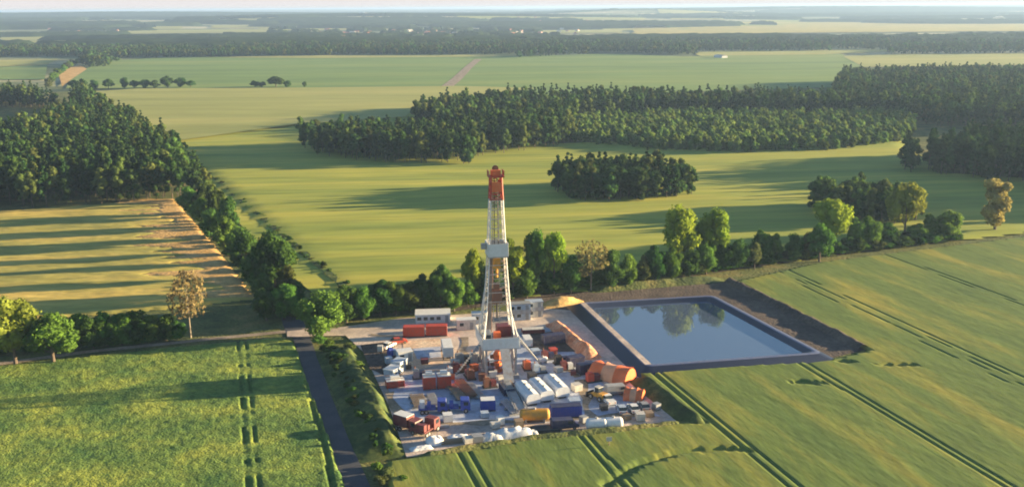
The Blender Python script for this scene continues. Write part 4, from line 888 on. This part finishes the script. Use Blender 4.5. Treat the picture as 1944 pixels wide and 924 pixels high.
# ---- rear of the pad
cabin(822, 608, 9.6, 5.4, 2.3, 4, 'white', 'long flat-roofed white cabin at the rear of the pad, behind the red tanks', 5)
container(786, 638, 5.6, 2.5, 2.7, 2, 'red', 'left-hand bright red container of the pair before the long white cabin', group='red containers before the long cabin')
container(829, 636, 5.6, 2.5, 2.7, 2, 'red', 'right-hand bright red container of the pair before the long white cabin', group='red containers before the long cabin')
cabin(885, 624, 5.2, 2.5, 2.7, 8, 'offwhite', 'short white cabin with dark windows just left of the mast foot', 2)
cabin(985, 606, 6.2, 2.6, 4.6, 10, 'lightblue', 'two-storey pale cabin block behind the mast, nearer the mast of the two', 3, 2, 'grey')
cabin(1014, 600, 4.6, 2.6, 4.4, 10, 'offwhite', 'two-storey cream cabin block at the rear right, beside the straw heap', 2, 2, 'lightblue')
cabin(912, 612, 4.6, 2.4, 2.7, 8, 'lightblue', 'small pale blue cabin behind the mast foot', 2)
container(1012, 632, 6, 2.4, 1.2, 8, 'maroon', 'low dark red container in front of the two-storey cabins', 'offwhite')
car(1000, 654, 100, 'white', 'white van parked right of the mast foot, in front of the two-storey cabins', 'van')
truck(849, 674, 98, 'white', 'white', 'white box truck parked end-on beside the pale yard', 'box', 9.5)
crate(864, 694, 2.0, 1.3, 16, 'offwhite', 'pale crate at the near end of the white box truck')
container(1050, 652, 6, 2.4, 2.5, 20, 'navy', 'dark navy container in the shade right of the white van')
skid(1040, 682, 3.6, 1.8, 16, 'maroon', 'navy', 'maroon and navy pump skid behind the small white tank')
htank(1030, 690, 2.6, .65, 30, 'white', 'small white tank behind the three long white tanks')
skid(1066, 690, 4, 2, 16, 'dark', 'navy', 'dark pump skid left of the navy containers')
container(1092, 694, 4.2, 2.3, 2.4, 25, 'navy', 'navy container touching the dark end of the orange spoil heap')
container(1112, 708, 4.2, 2.3, 2.4, 25, 'navy', 'navy container directly left of the large orange tent')
skid(1126, 724, 3.8, 2.0, 20, 'red', 'maroon', 'red pump skid at the foot of the large orange tent')
# ---- left side
car(738, 660, 60, 'white', 'white car at the left rear corner of the pad, nearest the lane')
car(757, 652, 20, 'red', 'red car at the left rear corner beside the white car')
skid(745, 676, 2.6, 1.8, 30, 'blue', 'lightblue', 'small blue pump at the left edge of the pad')
cabin(768, 684, 3.6, 2.6, 2.5, 20, 'white', 'smallest white cabin at the left, beside the pale yard', 2)
cabin(758, 703, 3.4, 2.6, 2.5, 66, 'lightblue', 'pale blue cabin below the smallest white cabin', 2, roof='lightblue')
cabin(745, 718, 3.4, 2.6, 2.5, 66, 'lightblue', 'pale blue cabin with white roof above the red tank at left', 2)
mudtank(750, 734, 4.2, 2.4, 1.7, 16, 'red', 'white', 'low red tank with white top at the left edge of the pad', 1)
mudtank(815, 737, 2.9, 2.6, 3.0, 10, 'red', 'white', 'left-hand red cube tank with white lid before the yard', 1, 'red cube tanks')
mudtank(843, 735, 3.1, 2.6, 3.0, 10, 'red', 'white', 'right-hand red cube tank with white lid before the yard', 1, 'red cube tanks')
skid(796, 718, 3.2, 2, 10, 'grey', 'navy', 'grey pump skid left of the red cube tanks')
pipes(795, 765, 9, 7.5, -76, 'timber', 'rack of brown pipes at the left of the pad', .14)
pipes(822, 762, 6, 6.5, -76, 'steel', 'rack of grey pipes behind the blue trucks', .12)
pipes(866, 748, 7, 9.5, -70, 'timber', 'rack of long light brown pipes left of the rig', .13)
pipes(884, 742, 8, 10.5, -70, 'rust', 'rack of long rusty pipes, left neighbour of the ramp', .13, 2)
pipes(902, 745, 6, 9.5, -70, 'steel', 'rack of long grey pipes nearest the ramp on its left', .13)
truck(822, 783, 4, 'blue', 'blue', 'blue flatbed truck, left-hand of the two on the concrete', 'flat', 6.2, 'lightblue')
truck(864, 781, 4, 'blue', 'blue', 'blue truck with white load, right-hand of the two on the concrete', 'flat', 6.6, 'white')
container(926, 777, 3.2, 2.4, 2.4, 5, 'blue', 'small blue container with white roof before the catwalk', 'white', False)
crate(920, 792, 1.6, 1.0, 10, 'lightblue', 'pale blue crate in front of the small blue container')
# ---- round the rig
skid(872, 706, 4.2, 2.2, 16, 'maroon', 'rust', 'maroon pump skid, leftmost of those beside the rig')
skid(892, 717, 4.2, 2.2, 106, 'rust', 'maroon', 'rusty pump skid directly left of the rig')
skid(880, 690, 4.6, 2.2, 16, 'grey', 'dark', 'grey engine skid left behind the rig', 2.2)
skid(906, 690, 4.0, 2.2, 16, 'offwhite', 'grey', 'cream engine skid close behind the left rig leg', 2.4)
skid(1000, 700, 3.6, 2.0, 100, 'orange', 'rust', 'orange pump skid directly right of the rig')
crate(1010, 720, 1.8, 1.4, 20, 'dark', 'dark crate behind the three long white tanks')
crate(978, 742, 1.9, 1.6, 20, 'navy', 'navy crate left of the three long white tanks')
mudtank(962, 745, 4.6, 2.4, 1.6, -74, 'navy', 'grey', 'navy tank with grey top in front of the rig', 2)
pipes(968, 778, 4, 8.0, -70, 'steel', 'rack of grey beams right of the catwalk', .2)
pipes(984, 775, 3, 7.0, -70, 'dark', 'rack of dark beams left of the long white tanks', .2)
# ---- right front
for i, (x, y, t) in enumerate([(1001, 757, 'left-hand long white tank of three side by side'), (1027, 751, 'middle long white tank of three side by side'), (1056, 744, 'right-hand long white tank of three side by side')]):
    r = empty('long_tank', at(x, y), R(-72)); MB().prism([(-1.55, .5), (1.55, .5), (1.6, 1.9), (1.2, 2.6), (0, 2.8), (-1.2, 2.6), (-1.6, 1.9)], -4.4, 4.4).build('shell', M['tarp'], r).matrix_local = Matrix.Rotation(R(90), 4, 'Z')
    MB().box((0, 0, .3), (8.6, 1.6, .4)).build('chassis', M['dark'], r); wheels(r, (-3.4, -2.4), 2.3, .45)
    for xx in (-1.6, 1.6): MB().tube((xx, 0, 2.7), (xx, 0, 3.0), .32, n=10).build('hatch', M['grey'], r)
    tag(r, t + ', right of the rig', 'tank', 'long white tanks')
htank(1015, 800, 6.4, 1.25, 4, 'yellow', 'yellow tank lying in front of the long white tanks', .3)
container(1074, 790, 6.6, 2.4, 2.5, 7, 'blue', 'dark blue container directly right of the yellow tank', 'navy')
crate(1090, 772, 2.4, 1.6, 8, 'lightblue', 'pale blue crate behind the dark blue container')
htank(1132, 815, 4.4, 1.15, 4, 'tarp', 'left-hand white tank of the pair at the front edge of the pad', .1, group='white tanks at the front edge')
htank(1164, 813, 4.0, 1.15, 4, 'tarp', 'right-hand white tank of the pair at the front edge of the pad', .1, group='white tanks at the front edge')
tent(1162, 717, 9.5, 6.4, 3.2, -32, 'orange', 'peach', 'large orange tent with one paler bay at the right edge of the pad')
tent(1204, 757, 4.2, 4.0, 2.4, -20, 'orange', 'peach', 'small orange tent near the parked cars')
# wheel loader
r = empty('wheel_loader', at(1134, 758), R(130)); MB().prism([(-2.4, .9), (1.0, .9), (1.0, 1.5), (-.4, 1.9), (-2.4, 1.9)], -.9, .9).build('body', M['yellow'], r)
cb_ = MB().box((-.4, 0, 2.3), (1.3, 1.4, 1.4), taper=.9).build('cab', M['glass'], r); MB().box((-.4, 0, 3.05), (1.4, 1.5, .12)).build('cab_roof', M['offwhite'], r)
for s in (-1, 1): MB().tube((.8, s * .6, 1.4), (2.4, s * .6, .8), .12, n=6).build('lift_arm', M['yellow'], r)
MB().prism([(2.3, .2), (3.2, .25), (3.1, .4), (2.6, .5), (2.5, 1.3), (2.3, 1.3)], -1.2, 1.2).build('bucket', M['dark'], r); wheels(r, (-1.6, 1.1), 2.0, .65); tag(r, 'yellow wheel loader standing left of the small orange tent', 'loader')
car(1153, 764, 110, 'white', 'white pickup beside the yellow wheel loader', 'pickup')
car(1180, 782, 95, 'lightblue', 'pale blue car, left-hand one of the three below the small orange tent', group='cars below the small orange tent')
car(1202, 780, 100, 'white', 'white car, middle one of the three below the small orange tent', group='cars below the small orange tent')
car(1222, 776, 100, 'grey', 'grey car, right-hand one of the three below the small orange tent', group='cars below the small orange tent')
car(1172, 748, 15, 'grey', 'grey van between the pickup and the small orange tent', 'van')
# ---- front edge
car(1072, 814, 12, 'navy', 'navy van parked in front of the dark blue container', 'van')
pipes(1030, 818, 8, 6.5, 8, 'dark', 'heap of dark pipes left of the navy van', .16, 2, False, 'pipe_heap')
pile(975, 828, 8.4, 3.0, 1.7, 10, 'tarp', 'long pile under white sheeting at the front edge', 3)
pile(934, 834, 4.6, 2.6, 1.3, 12, 'white', 'low white sheeted pile left of the long one', 5)
crate(906, 838, 1.9, 1.2, 14, 'grey', 'grey crate on the front edge left of the white sheeted piles')
crate(888, 841, 1.7, 1.0, 20, 'offwhite', 'cream crate on the front edge between grey crate and timber stack')
pipes(858, 838, 7, 4.6, 14, 'timber', 'stack of dark timber beams on the front edge', .16, 2, False, 'timber_stack')
pile(826, 841, 3.6, 3.0, 1.4, 20, 'tarp', 'small white sheeted heap at the front left corner', 9)
pile(800, 852, 4.6, 1.8, .5, 18, 'tarp', 'flat pale sheet lying at the front left corner', 10)
truck(776, 818, -35, 'maroon', 'maroon', 'maroon truck with white roof at the front left corner', 'box', 6.2, 'white')
truck(812, 822, 60, 'maroon', 'maroon', 'maroon flatbed truck right beside the maroon box truck', 'flat', 5.6, 'maroon')
pipes(830, 812, 5, 5.0, 14, 'steel', 'grey pipes lying behind the maroon flatbed truck', .12, 1, False, 'pipe_heap')
for i, (x, y, c, t) in enumerate([(940, 812, 'offwhite', 'cream crate behind the white sheeted piles'), (1108, 802, 'grey', 'small grey crate left of the white front tanks'), (776, 700, 'dark', 'dark crate right of the pale blue cabins'), (806, 690, 'maroon', 'maroon crate at the near side of the yard'), (1060, 706, 'offwhite', 'cream crate left of the navy containers'), (1088, 712, 'maroon', 'maroon crate before the navy containers'), (1146, 778, 'dark', 'dark crate left of the pale blue car'), (1190, 796, 'timber', 'brown crate in front of the three cars'), (1232, 790, 'timber', 'brown crate at the right front corner of the pad')]):
    crate(x, y, random.uniform(1.2, 1.8), random.uniform(.8, 1.3), random.uniform(0, 40), c, t)
for a in [(936, 716, 'white', 'white crate just in front of the left rig legs'), (950, 724, 'offwhite', 'cream crate just in front of the right rig legs'), (915, 722, 'rust', 'rusty crate at the left foot of the rig'), (858, 720, 'orange', 'orange crate right of the red cube tanks'), (900, 704, 'orange', 'orange crate behind the left rig legs'),
          (1016, 672, 'lightblue', 'pale blue crate right of the white van'), (1050, 672, 'red', 'red crate in the shade before the dark navy container'), (850, 800, 'white', 'white crate in front of the blue truck with white load'),
          (950, 806, 'white', 'white crate right of the cream crate on the front strip'), (985, 812, 'timber', 'brown crate in front of the grey beams'), (1095, 742, 'offwhite', 'cream crate right of the long white tanks'), 
          (722, 668, 'offwhite', 'cream crate alone on the dark rear left corner'), (738, 690, 'lightblue', 'pale blue crate left of the smallest white cabin'), (1215, 798, 'offwhite', 'cream crate before the middle of the three cars'), (1246, 778, 'grey', 'grey crate right of the grey car')]:
    crate(a[0], a[1], random.uniform(1.3, 2.1), random.uniform(.9, 1.6), random.uniform(0, 40), a[2], a[3])
skid(930, 735, 3.4, 1.9, 16, 'rust', 'maroon', 'rusty pump skid before the rig, left of the ramp')
skid(1024, 708, 3.6, 1.9, 16, 'lightblue', 'grey', 'pale blue pump skid behind the long white tanks')
skid(1076, 702, 3.4, 1.9, 16, 'maroon', 'white', 'maroon and white pump skid left of the navy containers')
skid(853, 712, 3.2, 1.9, 100, 'white', 'rust', 'white and rusty skid between the yard and the maroon pump skid')
pile(868, 834, 5.0, 2.2, .9, 14, 'tarp', 'pale sheeted pile behind the timber stack', 12)
pile(1008, 826, 3.4, 2.0, 1.0, 10, 'white', 'small white sheeted pile left of the heap of dark pipes', 14)
# marker on the field side of the front edge
r = empty('marker_post', (G(1156, 850).x, G(1156, 850).y, 0), R(5)); MB().tube((0, 0, 0), (0, 0, 2.0), .10, n=6).build('post', M['timber'], r); MB().box((0, -.12, 2.0), (1.1, .08, .9)).build('board', M['offwhite'], r); MB().box((0, 0, .2), (.9, .9, .4)).build('foot', M['maroon'], r)
tag(r, 'short post with pale board standing in the crop before the pad', 'sign')
# ================================================================ HAZE
hz, hnt, hb = node_mat('haze'); hnt.nodes.remove(hb); pv = hnt.nodes.new('ShaderNodeVolumePrincipled'); pv.inputs['Color'].default_value = (.40, .59, .95, 1)
pv.inputs['Density'].default_value = 1.0e-4; pv.inputs['Anisotropy'].default_value = .2; hnt.links.new(pv.outputs[0], hnt.nodes['Material Output'].inputs['Volume'])
mb = MB(); mb.box((0, 0, 46), (66000, 66000, 96)); o = mb.build('haze', hz); o.location = (0, 0, 0); tag(o, 'pale blue haze lying over the plain', 'haze', kind='stuff')
